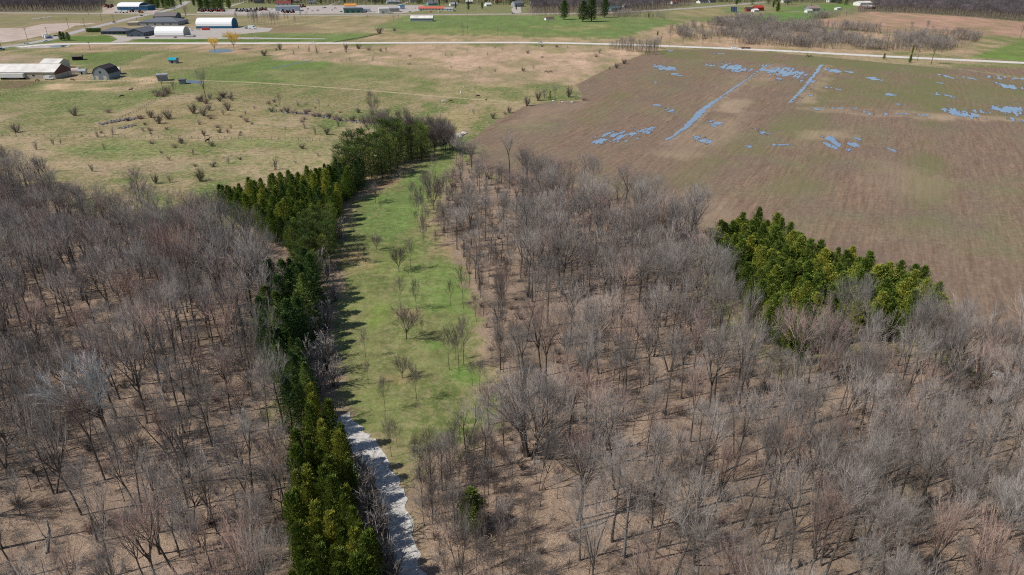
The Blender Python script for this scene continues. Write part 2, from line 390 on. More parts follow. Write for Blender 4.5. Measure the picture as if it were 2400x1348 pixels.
    nF = m.noise(p, 1.7, 4, 0.7); nM = m.noise(p, 0.32, 4, 0.6); nL = m.noise(p, 0.06, 4, 0.6)
    nS = m.noise(p, 7.5, 3, 0.65)
    tn = m.attr('tint').outputs['Color']
    k = m.math('ADD', m.mapr(nM, .25, .75, .66, 1.34), m.mapr(nF, .25, .75, -.42, .42))
    g = m.mix(1.0, tn, k, 'MULTIPLY')
    g = m.mix(m.mapr(nF, .56, .74, 0, .4), g, A(196, 176, 134))                     # straw tufts
    g = m.mix(m.mapr(m.noise(p, .8, 3, .6), .58, .76, 0, .45), g, A(96, 112, 58))       # green tussocks
    g0 = m.mix(1.0, tn, m.math('ADD', m.mapr(nM, .25, .75, .8, 1.2), m.mapr(nF, .25, .75, -.2, .2)), 'MULTIPLY')
    nT = m.noise(p, .55, 5, .72)
    g = m.mix(m.mapr(nT, .5, .6, 0, .62), g, A(190, 170, 134)); g = m.mix(m.mapr(nT, .47, .38, 0, .62), g, A(104, 106, 64))
    g = m.mix(m.mapr(m.noise(p, .15, 5, .75), .54, .62, 0, .6), g, A(112, 128, 64)); g = m.mix(m.mapr(m.noise(m.mapping(p, (1, 1, 1), (0, 0, .5)), .10, 6, .78), .54, .64, 0, .6), g, A(176, 150, 118))
    g = m.mix(m.mapr(m.noise(m.mapping(p, (1, 1, 1), (0, 0, .9)), .3, 5, .78), .6, .68, 0, .55), g, A(92, 84, 58))
    g = m.mix(m.attr('rough').outputs['Fac'], g0, g)
    # ploughed field: rows at 62 degrees
    pr = m.mapping(m.mapping(p, (1, 1, 1), (0, 0, RT(-62))), (0.07, 1.0, 1.0))
    r1 = m.noise(m.mapping(pr, (.6, .6, .6)), 1.0, 4, .75); r2 = m.noise(m.mapping(pr, (.12, .10, .1)), 1.0, 3, .6)
    r3 = m.noise(m.mapping(pr, (2.2, 1.5, 1)), 1.0, 2, .6)
    fc = m.mix(m.mapr(r1, .3, .7), A(120, 98, 82), A(166, 140, 118))
    fc = m.mix(m.mapr(r2, .42, .64, 0, .6), fc, A(140, 124, 106))
    fc = m.mix(m.mapr(m.noise(p, .022, 5, .62), .5, .68, 0, .7), fc, A(136, 136, 100))  # greening
    fc = m.mix(m.mapr(m.noise(p, .03, 5, .65), .36, .5, .55, 0), fc, A(132, 114, 104))     # wet
    fc = m.mix(m.mapr(m.noise(m.mapping(p, (1, 1, 1), (0, 0, 1)), .05, 6, .7), .6, .74, 0, .5), fc, A(182, 160, 136))
    fc = m.mix(m.mapr(nT, .52, .66, 0, .4), fc, A(178, 158, 136)); fc = m.mix(m.mapr(nT, .46, .34, 0, .4), fc, A(106, 88, 76))
    fc = m.mix(1.0, fc, m.math('ADD', m.mapr(r3, .25, .75, .86, 1.14), m.mapr(nF, .25, .75, -.16, .16)), 'MULTIPLY')
    fc = m.mix(m.math('MULTIPLY', m.attr('f_green').outputs['Fac'], m.mapr(nM, .3, .7, .5, 1.)), fc, A(124, 128, 82)); fc = m.mix(m.math('MULTIPLY', m.attr('f_tan').outputs['Fac'], m.mapr(r1, .3, .7, .5, 1.)), fc, A(188, 164, 138))
    # leaf litter
    wc = m.mix(m.mapr(nS, .38, .62), A(112, 95, 82), A(222, 194, 168))
    wc = m.mix(m.mapr(nM, .4, .7, 0, .55), wc, A(156, 132, 116))
    wc = m.mix(m.mapr(nL, .46, .66, 0, .7), wc, A(122, 108, 92))
    wc = m.mix(m.mapr(m.noise(p, .11, 4, .6), .6, .72, 0, .5), wc, A(118, 116, 80))
    wc = m.mix(m.mapr(m.noise(p, .045, 5, .7), .52, .66, 0, .65), wc, A(112, 92, 80))
    wc = m.mix(1.0, wc, m.mapr(nF, .3, .7, .66, 1.3), 'MULTIPLY')
    edge = m.math('MULTIPLY', m.math('SUBTRACT', m.noise(p, .16, 5, .65), .5), 22.0)
    fw = m.mapr(m.math('ADD', m.attr('sd_wood').outputs['Fac'], edge), -2.5, 2.5, smooth=True)
    e2 = m.math('MULTIPLY', m.math('SUBTRACT', m.noise(p, .25, 4, .65), .5), 5.0)
    ff = m.mapr(m.math('ADD', m.attr('sd_field').outputs['Fac'], e2), -.8, .8, smooth=True)
    col = m.mix(ff, g, fc); col = m.mix(fw, col, wc)
    m.bump(m.math('ADD', nF, m.math('MULTIPLY', nS, .5)), 0.6, 0.25)
    me.materials.append(m.out(col))
    tag(link('ground', me), kind='structure')
build_ground()
# ------------------------------------------------------------------ bark, twigs, needles
def bark(name, c, var=.35):
    m = Mat(name, .9, .1); p = m.pos()
    r = m.rnd()
    k = m.math('MULTIPLY', m.mapr(m.noise(m.mapping(p, (1, 1, .25)), 3.0, 3, .65), .25, .75, 1 - var, 1 + var), m.mapr(r, 0, 1, .75, 1.25))
    return m.out(m.mix(1.0, c, k, 'MULTIPLY'))
def twigs(name, c0, c1):
    m = Mat(name, .9, .08)
    r = m.rnd()
    c = m.mix(r, c0, c1)
    wn = m.n('ShaderNodeTexWhiteNoise', noise_dimensions='1D'); m.l(m.math('MULTIPLY', r, 91.7), wn.inputs['W'])
    c = m.mix(1.0, c, m.mapr(wn.outputs['Value'], 0, 1, .6, 1.38), 'MULTIPLY')
    return m.out(c)
def needles(name, cd, cl, cy):
    m = Mat(name, .75, .15)
    t = m.attr('tone').outputs['Fac']; r = m.rnd()
    c = m.mix(m.mapr(t, .1, .9), cd, cl)
    c = m.mix(m.mapr(m.math('ADD', m.math('MULTIPLY', t, .5), m.math('MULTIPLY', r, .8)), .66, 1.15, 0, .75), c, cy)
    c = m.mix(1.0, c, m.mapr(r, 0, 1, .78, 1.22), 'MULTIPLY')
    tr = m.n('ShaderNodeBsdfTranslucent'); m.l(c, tr.inputs['Color'])
    mx = m.n('ShaderNodeMixShader'); mx.inputs[0].default_value = .32
    m.l(m.b.outputs[0], mx.inputs[1]); m.l(tr.outputs[0], mx.inputs[2])
    m.l(mx.outputs[0], m.t.nodes['Material Output'].inputs['Surface'])
    return m.out(c)
M_BARK = bark('grey_bark', (.115, .098, .085)); M_BARKP = bark('pale_bark', (.25, .235, .215)); M_BARKD = bark('dark_bark', (.07, .056, .045))
M_TWIG = twigs('grey_brown_twigs', (.375, .326, .29), (.275, .248, .225))
M_TWIGR = twigs('reddish_twigs', (.44, .30, .24), (.36, .265, .235))
M_TWIGW = twigs('whitish_twigs', (.50, .48, .45), (.46, .44, .42))
M_TWIGD = twigs('dark_twigs', (.17, .14, .125), (.21, .175, .155))
M_TWIGY = twigs('yellow_willow_twigs', (.85, .62, .17), (.80, .58, .17))
M_CEDAR = needles('cedar_sprays', (.10, .16, .03), (.28, .35, .06), (.48, .43, .075))
M_FIR = needles('spruce_needles', (.06, .12, .042), (.16, .25, .065), (.26, .30, .07))
M_PINE = needles('pine_needles', (.07, .125, .04), (.22, .30, .075), (.34, .35, .09))

def rot_dir(d, ang, az):
    """a direction at ANG from D, turned by AZ round it"""
    dx, dy, dz = d
    if abs(dz) < .9: ux, uy, uz = -dy, dx, 0.
    else: ux, uy, uz = 1., 0., -dx/(dz or 1)
    l = math.sqrt(ux*ux + uy*uy + uz*uz); ux /= l; uy /= l; uz /= l
    vx, vy, vz = dy*uz - dz*uy, dz*ux - dx*uz, dx*uy - dy*ux
    s, c = math.sin(ang), math.cos(ang); ca, sa = math.cos(az)*s, math.sin(az)*s
    return (dx*c + ux*ca + vx*sa, dy*c + uy*ca + vy*sa, dz*c + uz*ca + vz*sa)
def nrm(d):
    l = math.sqrt(d[0]**2 + d[1]**2 + d[2]**2) or 1; return (d[0]/l, d[1]/l, d[2]/l)
def walk(R, p, d, L, segs, wob, up):
    pts = [p]
    for i in range(segs):
        d = nrm((d[0] + R.gauss(0, wob), d[1] + R.gauss(0, wob), d[2] + R.gauss(0, wob*.6) + up))
        p = (p[0] + d[0]*L/segs, p[1] + d[1]*L/segs, p[2] + d[2]*L/segs)
        pts.append(p)
    return pts
def along(pts, t):
    f = t*(len(pts) - 1); i = min(int(f), len(pts) - 2); f -= i
    a, b = pts[i], pts[i+1]
    return (a[0]+(b[0]-a[0])*f, a[1]+(b[1]-a[1])*f, a[2]+(b[2]-a[2])*f), nrm((b[0]-a[0], b[1]-a[1], b[2]-a[2]))
def taper(r0, r1, n): return [r0 + (r1 - r0)*i/n for i in range(n + 1)]

def bare_tree_mesh(seed, H=18., fork=.4, mode='fork', nl=5, ang=(18, 38), nb=6, nbl=6, ntw=5, tw_r=.0122, tw_l=1.25, r0=None, stems=1, low=0):
    """(trunk with its limbs, crown of branches and twigs) of a leafless broadleaf tree"""
    R = random.Random(seed); T = MB(); C = MB()
    r0 = r0 or H*.0125
    limbs = []
    for s in range(stems):
        d0 = (0, 0, 1) if stems == 1 else rot_dir((0, 0, 1), RT(R.uniform(8, 24)), s*2*math.pi/stems + R.uniform(-.4, .4))
        Hs = H*R.uniform(.85, 1.0) if stems > 1 else H
        p0 = (0, 0, -.2) if stems == 1 else (R.uniform(-.5, .5), R.uniform(-.5, .5), -.2)
        if mode == 'fork':
            tr = walk(R, p0, d0, Hs*fork, 4, .035, .03)
            T.tube(tr, [r0*1.3] + taper(r0, r0*.72, 3), 7)
            az = R.uniform(0, 6.28)
            for i in range(nl):
                q, d = along(tr, 1 - (0 if i < 2 else R.uniform(0, .22)))
                a = RT(R.uniform(*ang)); az += 2.4 + R.uniform(-.3, .3)
                L = Hs*(1 - fork)*R.uniform(.62, .84)
                pts = walk(R, q, rot_dir(d, a, az), L, 5, .09, .06)
                rr = r0*R.uniform(.5, .68)
                T.tube(pts, taper(rr, rr*.22, 5), 5); limbs.append((pts, L, rr, .22))
        else:
            tr = walk(R, p0, d0, Hs*.86, 8, .03, .03)
            T.tube(tr, [r0*1.3] + taper(r0, r0*.18, 7), 7)
            limbs.append((tr, Hs*.5, r0*.4, .62))
            az = R.uniform(0, 6.28)
            for i in range(nl):
                t = fork + (1 - fork)*(i + R.random())/nl*.95
                q, d = along(tr, t); az += 2.4 + R.uniform(-.4, .4)
                a = RT(R.uniform(*ang)); L = Hs*(.40*(1 - t)**.7 + .12)*R.uniform(.8, 1.15)
                pts = walk(R, q, rot_dir(d, a, az), L, 5, .09, .09)
                rr = r0*(1 - t*.75)*.42
                T.tube(pts, taper(rr, rr*.22, 5), 5); limbs.append((pts, L, rr, .25))
        for i in range(low):                                # dead lower branches
            q, d = along(tr, R.uniform(.25, .75))
            pts = walk(R, q, rot_dir(d, RT(R.uniform(60, 95)), R.uniform(0, 6.28)), H*R.uniform(.06, .13), 3, .15, 0)
            C.tube(pts, taper(.03, .008, 3), 3)
    for pts, L, rr, t0 in limbs:
        az = R.uniform(0, 6.28)
        n2 = max(3, int(nb*(.6 + .5*L/(H*.4))))
        for j in range(n2):
            t = t0 + (1 - t0)*(j + R.random())/n2
            q, d = along(pts, t); az += 2.4 + R.uniform(-.5, .5)
            d = rot_dir(d, RT(R.uniform(18, 44)), az)
            l2 = L*(.60 - .28*t)*R.uniform(.75, 1.25) + .5
            p2 = walk(R, q, d, l2, 3, .10, .12)
            r2 = max(rr*(1 - t*.75)*.45, .026)
            C.tube(p2, taper(r2, r2*.4, 3), 3)
            for k in range(nbl):
                t2 = .18 + .82*(k + R.random())/nbl
                q2, d2 = along(p2, t2)
                d3 = rot_dir(d2, RT(R.uniform(12, 40)), R.uniform(0, 6.28))
                l3 = l2*(.58 - .2*t2)*R.uniform(.7, 1.3) + .25
                p3 = walk(R, q2, d3, l3, 2, .16, .12)
                r3 = max(r2*.45, tw_r*1.15)
                C.tube(p3, taper(r3, r3*.55, 2), 3)
                for m in range(ntw):
                    q3, d4 = along(p3, .1 + .9*(m + R.random())/ntw)
                    d5 = rot_dir(d4, RT(R.uniform(8, 36)), R.uniform(0, 6.28))
                    d5 = nrm((d5[0], d5[1], d5[2] + .12))
                    l4 = tw_l*R.uniform(.5, 1.25)
                    e = (q3[0] + d5[0]*l4, q3[1] + d5[1]*l4, q3[2] + d5[2]*l4)
                    C.tube([q3, e], [tw_r, 0], 3)
    return T, C

def shrub_mesh(seed, H=3., stems=22, spread=38, nb=6, ntw=4, tw_r=.018):
    R = random.Random(seed); T = MB(); C = MB()
    for s in range(stems):
        d = rot_dir((0, 0, 1), RT(spread)*math.sqrt(R.random()), R.uniform(0, 6.28))
        L = H*R.uniform(.65, 1.05)
        pts = walk(R, (R.uniform(-.14, .14)*H, R.uniform(-.14, .14)*H, -.1), d, L, 4, .1, .05)
        r = H*.007 + .01
        T.tube(pts, taper(r, r*.35, 4), 4)
        for j in range(nb):
            q, dd = along(pts, .2 + .8*(j + R.random())/nb)
            p2 = walk(R, q, rot_dir(dd, RT(R.uniform(20, 60)), R.uniform(0, 6.28)), L*R.uniform(.18, .38), 2, .15, .08)
            C.tube(p2, taper(tw_r*1.3, tw_r*.7, 2), 3)
            for k in range(ntw):
                q3, d4 = along(p2, R.uniform(.1, 1)); d5 = rot_dir(d4, RT(R.uniform(15, 60)), R.uniform(0, 6.28)); l = H*.14*R.uniform(.5, 1.3)
                C.tube([q3, (q3[0]+d5[0]*l, q3[1]+d5[1]*l, q3[2]+d5[2]*l)], [tw_r, 0], 3)
    return T, C

def conifer_mesh(seed, H=11., R0=2.1, kind='cedar'):
    """(trunk, crown) of an evergreen: whorls of branches, each carrying many needle sprays"""
    R = random.Random(seed); T = MB(); V = []; F = []; TONE = []
    T.tube(walk(R, (0, 0, -.2), (0, 0, 1), H*.97, 6, .012, .02), taper(H*.014 + .03, .02, 6), 6)
    step = {'cedar': .34, 'spruce': .38, 'pine': .8, 'plume': .4}[kind]
    z = H*{'cedar': .05, 'spruce': .06, 'pine': .06, 'plume': .08}[kind]
    lob = [R.uniform(.8, 1.2) for _ in range(9)]
    def spray(p, d, l, wd, tone):
        nonlocal V, F, TONE
        for q in range(2):
            if q == 0:
                s = nrm((-d[1] + R.gauss(0, .25), d[0] + R.gauss(0, .25), R.gauss(0, .25)))
            else: s = rot_dir(d, RT(90), R.uniform(0, 6.28))
            b = len(V); wv = wd*R.uniform(.7, 1.2)
            e = (p[0]+d[0]*l, p[1]+d[1]*l, p[2]+d[2]*l); mdl = (p[0]+d[0]*l*.45, p[1]+d[1]*l*.45, p[2]+d[2]*l*.45)
            V += [p, (mdl[0]+s[0]*wv, mdl[1]+s[1]*wv, mdl[2]+s[2]*wv), e, (mdl[0]-s[0]*wv, mdl[1]-s[1]*wv, mdl[2]-s[2]*wv)]
            F.append((b, b+1, b+2, b+3)); TONE += [tone]*4
    while z < H*.985:
        u = z/H
        if kind == 'cedar': prof = min(1, (1 - u)**.5*1.1)*(.8 + .2*min(1, u*5)); nb = 8; pitch = 38
        elif kind == 'spruce': prof = (1 - u)**.66*1.03; nb = 8; pitch = -4 + 45*u
        elif kind == 'plume': prof = (1 - u**2.6)**.75*(.55 + .45*min(1, u*2.2))*R.uniform(.8, 1.15); nb = 8; pitch = 22 + 40*u
        else: prof = math.sqrt(max(.05, 1 - (max(u - .42, (u - .42)*.75)/.6)**2))*R.uniform(.5, 1.25); nb = R.choice((4, 5, 6)); pitch = 8 + 35*u
        az0 = R.uniform(0, 6.28)
        for k in range(nb):
            az = az0 + 2*math.pi*k/nb + R.uniform(-.35, .35)
            li = int((az % 6.28)/6.29*9); L = max(.25, R0*prof*R.uniform(.72, 1.15)*lob[li])
            pr = RT(pitch + R.uniform(-14, 14)); d = (math.cos(az)*math.cos(pr), math.sin(az)*math.cos(pr), math.sin(pr))
            zz = z + R.uniform(-.5, .5)*step
            ns = {'cedar': 21, 'spruce': 21, 'pine': 40, 'plume': 24}[kind]; ns = max(4, int(ns*(.35 + .65*L/R0)))
            bt = R.random()
            if kind == 'pine': T.tube([(0, 0, zz), (d[0]*L*.9, d[1]*L*.9, zz + d[2]*L*.9)], [.05, .015], 3)
            for i in range(ns):
                s = (i + R.random())/ns; s = (.25 + .75*s) if kind != 'pine' else .38 + .66*s**.8
                rise = .12*L*s*s
                sp = {'cedar': .15, 'spruce': .13, 'pine': .2, 'plume': .16}[kind]*L*(1.15 - s*.6)
                p = (d[0]*L*s + R.gauss(0, sp), d[1]*L*s + R.gauss(0, sp), zz + d[2]*L*s + rise + R.gauss(0, sp*.55))
                dd = nrm((d[0] + R.gauss(0, .5), d[1] + R.gauss(0, .5), d[2] + R.gauss(0, .35) + {'cedar': .75, 'spruce': .25, 'pine': .6, 'plume': .7}[kind]))
                spray(p, dd, R.uniform(.24, .54)*(1.15 if kind == 'pine' else 1), R.uniform(.045, .085)*(1.15 if kind == 'pine' else 1), min(1, max(0, .55*R.random() + .45*bt)))
        z += step*R.uniform(.8, 1.2)*(1 if u < .85 else .6)
    for i in range(10): spray((0, 0, H*.93), rot_dir((0, 0, 1), RT(R.uniform(0, 40)), R.uniform(0, 6.28)), .6, .08, R.random())
    me = bpy.data.meshes.new('crown'); me.from_pydata(V, [], F); me.update()
    at = me.attributes.new('tone', 'FLOAT', 'POINT'); at.data.foreach_set('value', TONE)
    return T, me

# prototypes: (trunk mesh, crown mesh, height)
def proto(T, C, mb, mt, H):
    tm = T.mesh('trunk', mb)
    cm = C.mesh('crown', mt) if isinstance(C, MB) else C
    if not isinstance(C, MB): cm.materials.append(mt)
    return (tm, cm, H)
BARE = []
for i, kw in enumerate([
    dict(H=18, fork=.48, mode='fork', nl=5, ang=(12, 30)), dict(H=19, fork=.45, mode='lead', nl=11, ang=(24, 44), low=5),
    dict(H=17, fork=.42, mode='fork', nl=6, ang=(14, 34)), dict(H=20, fork=.5, mode='lead', nl=10, ang=(22, 40), low=4),
    dict(H=17, fork=.54, mode='fork', nl=4, ang=(8, 24)), dict(H=18, fork=.5, mode='fork', nl=3, ang=(9, 22), stems=2, r0=.16),
    dict(H=18, fork=.42, mode='lead', nl=11, ang=(30, 52), low=3), dict(H=16, fork=.46, mode='fork', nl=6, ang=(14, 36)),
    dict(H=19, fork=.56, mode='fork', nl=4, ang=(10, 34)), dict(H=17, fork=.36, mode='lead', nl=9, ang=(26, 58), low=8, nb=5), dict(H=18, fork=.3, mode='fork', nl=4, ang=(8, 22), nb=7),
    dict(H=20, fork=.58, mode='lead', nl=9, ang=(20, 36), low=7, nb=7), dict(H=16, fork=.38, mode='fork', nl=7, ang=(18, 46), stems=2, r0=.14, nb=5)]):
    BARE.append(kw)
BARE_P = [proto(*bare_tree_mesh(100 + i, **kw), M_BARK, M_TWIG, kw['H']) for i, kw in enumerate(BARE)]
BARE_R = [(t, (lambda c: (c.materials.clear(), c.materials.append(M_TWIGR), c)[2])(c.copy()), h) for t, c, h in (BARE_P[0], BARE_P[2], BARE_P[7])]
YOUNG_P = [proto(*bare_tree_mesh(200 + i, H=9, fork=.28, mode='lead', nl=9 + i, ang=(25, 48), nb=5, nbl=4, ntw=4, tw_r=.013, tw_l=.6, r0=.075), M_BARKD, M_TWIGD, 9.) for i in range(4)]
OPEN_P = [proto(*bare_tree_mesh(230 + i, H=7, fork=.25, mode='fork', nl=8, ang=(18, 48), nb=7, nbl=6, ntw=6, tw_r=.014, tw_l=.5, r0=.10), M_BARKD, M_TWIGD, 7.) for i in range(2)]
WHITE_P = proto(*bare_tree_mesh(260, H=21, fork=.5, mode='fork', nl=7, ang=(18, 50), nb=9, nbl=7, ntw=9, tw_r=.02), M_BARK, M_TWIGW, 21.)
WILLOW_P = proto(*bare_tree_mesh(270, H=14, fork=.25, mode='fork', nl=8, ang=(18, 48), nb=8, nbl=7, ntw=7, tw_r=.024, r0=.16), M_BARKD, M_TWIGY, 14.)
MULTI_P = proto(*bare_tree_mesh(280, H=15, fork=.34, mode='fork', nl=3, ang=(12, 30), stems=7, r0=.2, nb=7, nbl=6, ntw=7), M_BARK, M_TWIG, 15.)
PALE_P = proto(*bare_tree_mesh(290, H=18, fork=.32, mode='lead', nl=13, ang=(38, 66), low=6, r0=.26), M_BARKP, M_TWIG, 18.)
M_TWIGF = twigs('purplish_twigs', (.20, .17, .175), (.16, .14, .15))
FARW_P = [(t, (lambda c: (c.materials.clear(), c.materials.append(M_TWIGF), c)[2])(c.copy()), h) for t, c, h in BARE_P[:5]]
YOUNGL_P = [(t, (lambda c: (c.materials.clear(), c.materials.append(M_TWIG), c)[2])(c.copy()), h) for t, c, h in YOUNG_P]
SCRUB_P = [proto(*shrub_mesh(310 + i, 9., 4, 6, 10, 2, .014), M_BARK, M_TWIG, 9.) for i in range(3)]
SHRUB_P = [proto(*shrub_mesh(300, 3., 30, 42), M_BARKD, M_TWIGD, 3.), proto(*shrub_mesh(301, 3., 12, 26, 6, 4), M_BARKD, M_TWIG, 3.), proto(*shrub_mesh(302, 3., 30, 60), M_BARKD, M_TWIGR, 3.)]
CEDAR_P = [proto(*conifer_mesh(400 + i, 11, 2.35, 'cedar'), M_BARKD, M_CEDAR, 11.) for i in range(3)]
FIR_P = [proto(*conifer_mesh(420 + i, 12, 3.0, 'spruce'), M_BARKD, M_FIR, 12.) for i in range(3)]
M_PLUME = needles('plantation_needles', (.11, .18, .04), (.31, .40, .07), (.55, .50, .09))
PLUME_P = [proto(*conifer_mesh(460 + i, 10.5, 2.3, 'plume'), M_BARKD, M_PLUME, 10.5) for i in range(4)]
DARK_P = [(t, (lambda c: (c.materials.clear(), c.materials.append(M_FIR), c)[2])(c.copy()), h) for t, c, h in PLUME_P]
PINE_P = [proto(*conifer_mesh(440 + i, 16, 3.8, 'pine'), M_BARKD, M_PINE, 16.) for i in range(3)]

def plant(name, pr, x, y, h, rz, label, cat, group=None, wide=1.0, tilt=(0, 0)):
    """a tree or shrub as a thing with its trunk and crown"""
    o = empty(name, (x, y, 0), 0, label, cat, group)
    k = h/pr[2]; o.scale = (k*wide, k*wide, k); o.rotation_euler = (tilt[0], tilt[1], rz)
    link('stem' if 'shrub' in name else 'trunk', pr[0], o); link('crown', pr[1], o)
    return o
def scatter(name, protos, pts, kind='stuff', label=None, cat=None):
    """one object that sets copies of the prototypes at pts = [(x, y, scale, rz, proto)]"""
    pc = bpy.data.collections.new(name + '_kinds')
    for i, (t, c, h) in enumerate(protos):
        vo = [0, 0]
        n = len(t.vertices); me = bpy.data.meshes.new('kind')
        co = np.zeros(3*n); t.vertices.foreach_get('co', co); cc = np.zeros(3*len(c.vertices)); c.vertices.foreach_get('co', cc)
        fs = [tuple(p.vertices) for p in t.polygons] + [tuple(v + n for v in p.vertices) for p in c.polygons]
        me.from_pydata(np.concatenate([co, cc]).reshape(-1, 3).tolist(), [], fs)
        me.materials.append(t.materials[0]); me.materials.append(c.materials[0])
        me.polygons.foreach_set('material_index', [0]*len(t.polygons) + [1]*len(c.polygons))
        if 'tone' in c.attributes:
            at = me.attributes.new('tone', 'FLOAT', 'POINT'); v = np.zeros(len(c.vertices)); c.attributes['tone'].data.foreach_get('value', v)
            at.data.foreach_set('value', np.concatenate([np.zeros(n), v]).astype(np.float32))
        me.update()
        pc.objects.link(bpy.data.objects.new('kind_%02d' % i, me))
    me = bpy.data.meshes.new(name); me.from_pydata([(p[0], p[1], 0) for p in pts], [], [])
    for nm, typ, key, vals in (('scl', 'FLOAT', 'value', [p[2] for p in pts]), ('idx', 'INT', 'value', [p[4] for p in pts])):
        at = me.attributes.new(nm, typ, 'POINT'); at.data.foreach_set(key, vals)
    at = me.attributes.new('rot', 'FLOAT_VECTOR', 'POINT'); at.data.foreach_set('vector', [c for p in pts for c in (0.0, 0.0, p[3])])
    o = link(name, me)
    g = bpy.data.node_groups.new(name, 'GeometryNodeTree')
    g.interface.new_socket('Geometry', in_out='INPUT', socket_type='NodeSocketGeometry')
    g.interface.new_socket('Geometry', in_out='OUTPUT', socket_type='NodeSocketGeometry')
    gi = g.nodes.new('NodeGroupInput'); go = g.nodes.new('NodeGroupOutput')
    ip = g.nodes.new('GeometryNodeInstanceOnPoints'); ci = g.nodes.new('GeometryNodeCollectionInfo')
    ci.inputs['Collection'].default_value = pc; ci.inputs['Separate Children'].default_value = True; ci.inputs['Reset Children'].default_value = True
    ip.inputs['Pick Instance'].default_value = True
    def na(nm, dt):
        n = g.nodes.new('GeometryNodeInputNamedAttribute'); n.data_type = dt; n.inputs['Name'].default_value = nm; return n.outputs[0]
    L = g.links.new
    L(gi.outputs[0], ip.inputs['Points']); L(ci.outputs[0], ip.inputs['Instance'])
    L(na('idx', 'INT'), ip.inputs['Instance Index']); L(na('scl', 'FLOAT'), ip.inputs['Scale'])
    er = g.nodes.new('FunctionNodeEulerToRotation'); L(na('rot', 'FLOAT_VECTOR'), er.inputs[0]); L(er.outputs[0], ip.inputs['Rotation'])
    L(ip.outputs[0], go.inputs[0])
    md = o.modifiers.new('scatter', 'NODES'); md.node_group = g
    tag(o, label, cat, kind=kind)
    return o
# ------------------------------------------------------------------ placing the trees
RN = random.Random(7)
def darts(poly, spacing, seed, keep=None, tries=14):
    """points at least SPACING apart inside a ground polygon"""
    R = random.Random(seed); P = np.array(poly)
    x0, y0 = P.min(0); x1, y1 = P.max(0)
    n = int((x1 - x0)*(y1 - y0)/(spacing*spacing)*tries*.25)
    xs = [R.uniform(x0, x1) for _ in range(n)]; ys = [R.uniform(y0, y1) for _ in range(n)]
    ok = inside(poly, xs, ys); cell = {}; out = []
    for i in range(n):
        if not ok[i]: continue
        x, y = xs[i], ys[i]; sp = spacing
        if keep is not None:
            q = keep(x, y)
            if q <= 0: continue
            sp = spacing/q
        k = (int(math.floor(x/spacing/2)), int(math.floor(y/spacing/2))); good = True
        for a in (-1, 0, 1):
            for b in (-1, 0, 1):
                for (u, v) in cell.get((k[0]+a, k[1]+b), ()):
                    if (u-x)**2 + (v-y)**2 < sp*sp: good = False; break
                if not good: break
            if not good: break
        if good: cell.setdefault(k, []).append((x, y)); out.append((x, y))
    return out
def in_view(x, y, h, m=0):
    if y < 20: return False
    u, v = PX(x, y); u2, v2 = PX(x, y, h)
    return -m < (u + u2)/2 < 2400 + m and v > -m and v2 < 1348 + m
def n2d(x, y, s, seed): return float(fbm(np.array([x]), np.array([y]), s, seed, 3)[0])

TRACK_MID = [(792, 978), (838, 1025), (872, 1068), (897, 1110), (922, 1170), (938, 1235), (953, 1300), (966, 1360), (978, 1450), (990, 1600)]
track_w = GP(TRACK_MID)
def near_track(x, y, d):
    for (a, b), (c, e) in zip(track_w[:-1], track_w[1:]):
        L = (c-a)**2 + (e-b)**2; t = max(0, min(1, ((x-a)*(c-a) + (y-b)*(e-b))/L))
        if (x-a-t*(c-a))**2 + (y-b-t*(e-b))**2 < d*d: return True
    return False

# ---- singled out trees: base pixel, top pixel row, prototype, label, category
def plant_px(name, pr, px, py, ptop, label, cat, group=None, wide=1.0, hmul=1.0, tilt=(0, 0)):
    x, y = G(px, py); h = top_h(px, py, ptop)*hmul
    return plant(name, pr, x, y, h, RN.uniform(0, 6.28), label, cat, group, wide, tilt)
taken = []
def solo(pr, px, py, ptop, label, **k):
    o = plant_px('bare_tree', pr, px, py, ptop, label, 'tree', **k); taken.append((o.location.x, o.location.y)); return o
solo(WHITE_P, 285, 1085, 822, 'tall tree with a whitish bare crown in the wood of brown trees', wide=.95)
solo(PALE_P, 1462, 1306, 1078, 'leafless tree with a pale grey trunk and open side limbs, lowest in the photo')
solo(MULTI_P, 1240, 1070, 880, 'broad bare tree with many thick stems fanning from one base beside the glade', wide=1.1)
solo(BARE_P[2], 1293, 1005, 868, 'bare tree with a short dark trunk behind the many-stemmed tree', wide=1.0)
solo(BARE_P[0], 1352, 1220, 1040, 'bare tree leaning over the leaf litter next to the pale-trunked tree', tilt=(.0, -.12))
solo(BARE_P[4], 1362, 1233, 1035, 'straight grey tree sharing a base with a leaning one by the pale-trunked tree')
solo(BARE_R[1], 1925, 880, 716, 'bare tree with a rusty red crown in front of the evergreen clump', wide=1.15)
solo(BARE_P[2], 2245, 800, 690, 'lone bare tree standing just past the lower end of the evergreen clump', wide=.9)
solo(BARE_P[0], 2310, 820, 700, 'thin bare tree on the brown field edge, last of the wood', wide=.75)
solo(PALE_P, 2385, 1210, 1010, 'pale bent tree at the right edge of the photo', wide=.7)
solo(BARE_P[2], 592, 745, 545, 'tall bare tree with a wide round crown close to the dark spruces', wide=1.1)
solo(BARE_P[0], 622, 745, 560, 'bare tree with twin limbs directly beside the dark spruces', wide=.9)
solo(BARE_P[4], 1195, 428, 308, 'tall narrow bare tree at the wood corner by the brown field', wide=1.)
solo(BARE_P[2], 1318, 690, 520, 'large round-crowned bare tree rising in the middle of the far wood', wide=1.2)
solo(BARE_P[0], 1105, 580, 440, 'stout multi-limbed bare tree at the glade edge by thin young trees', wide=.9)

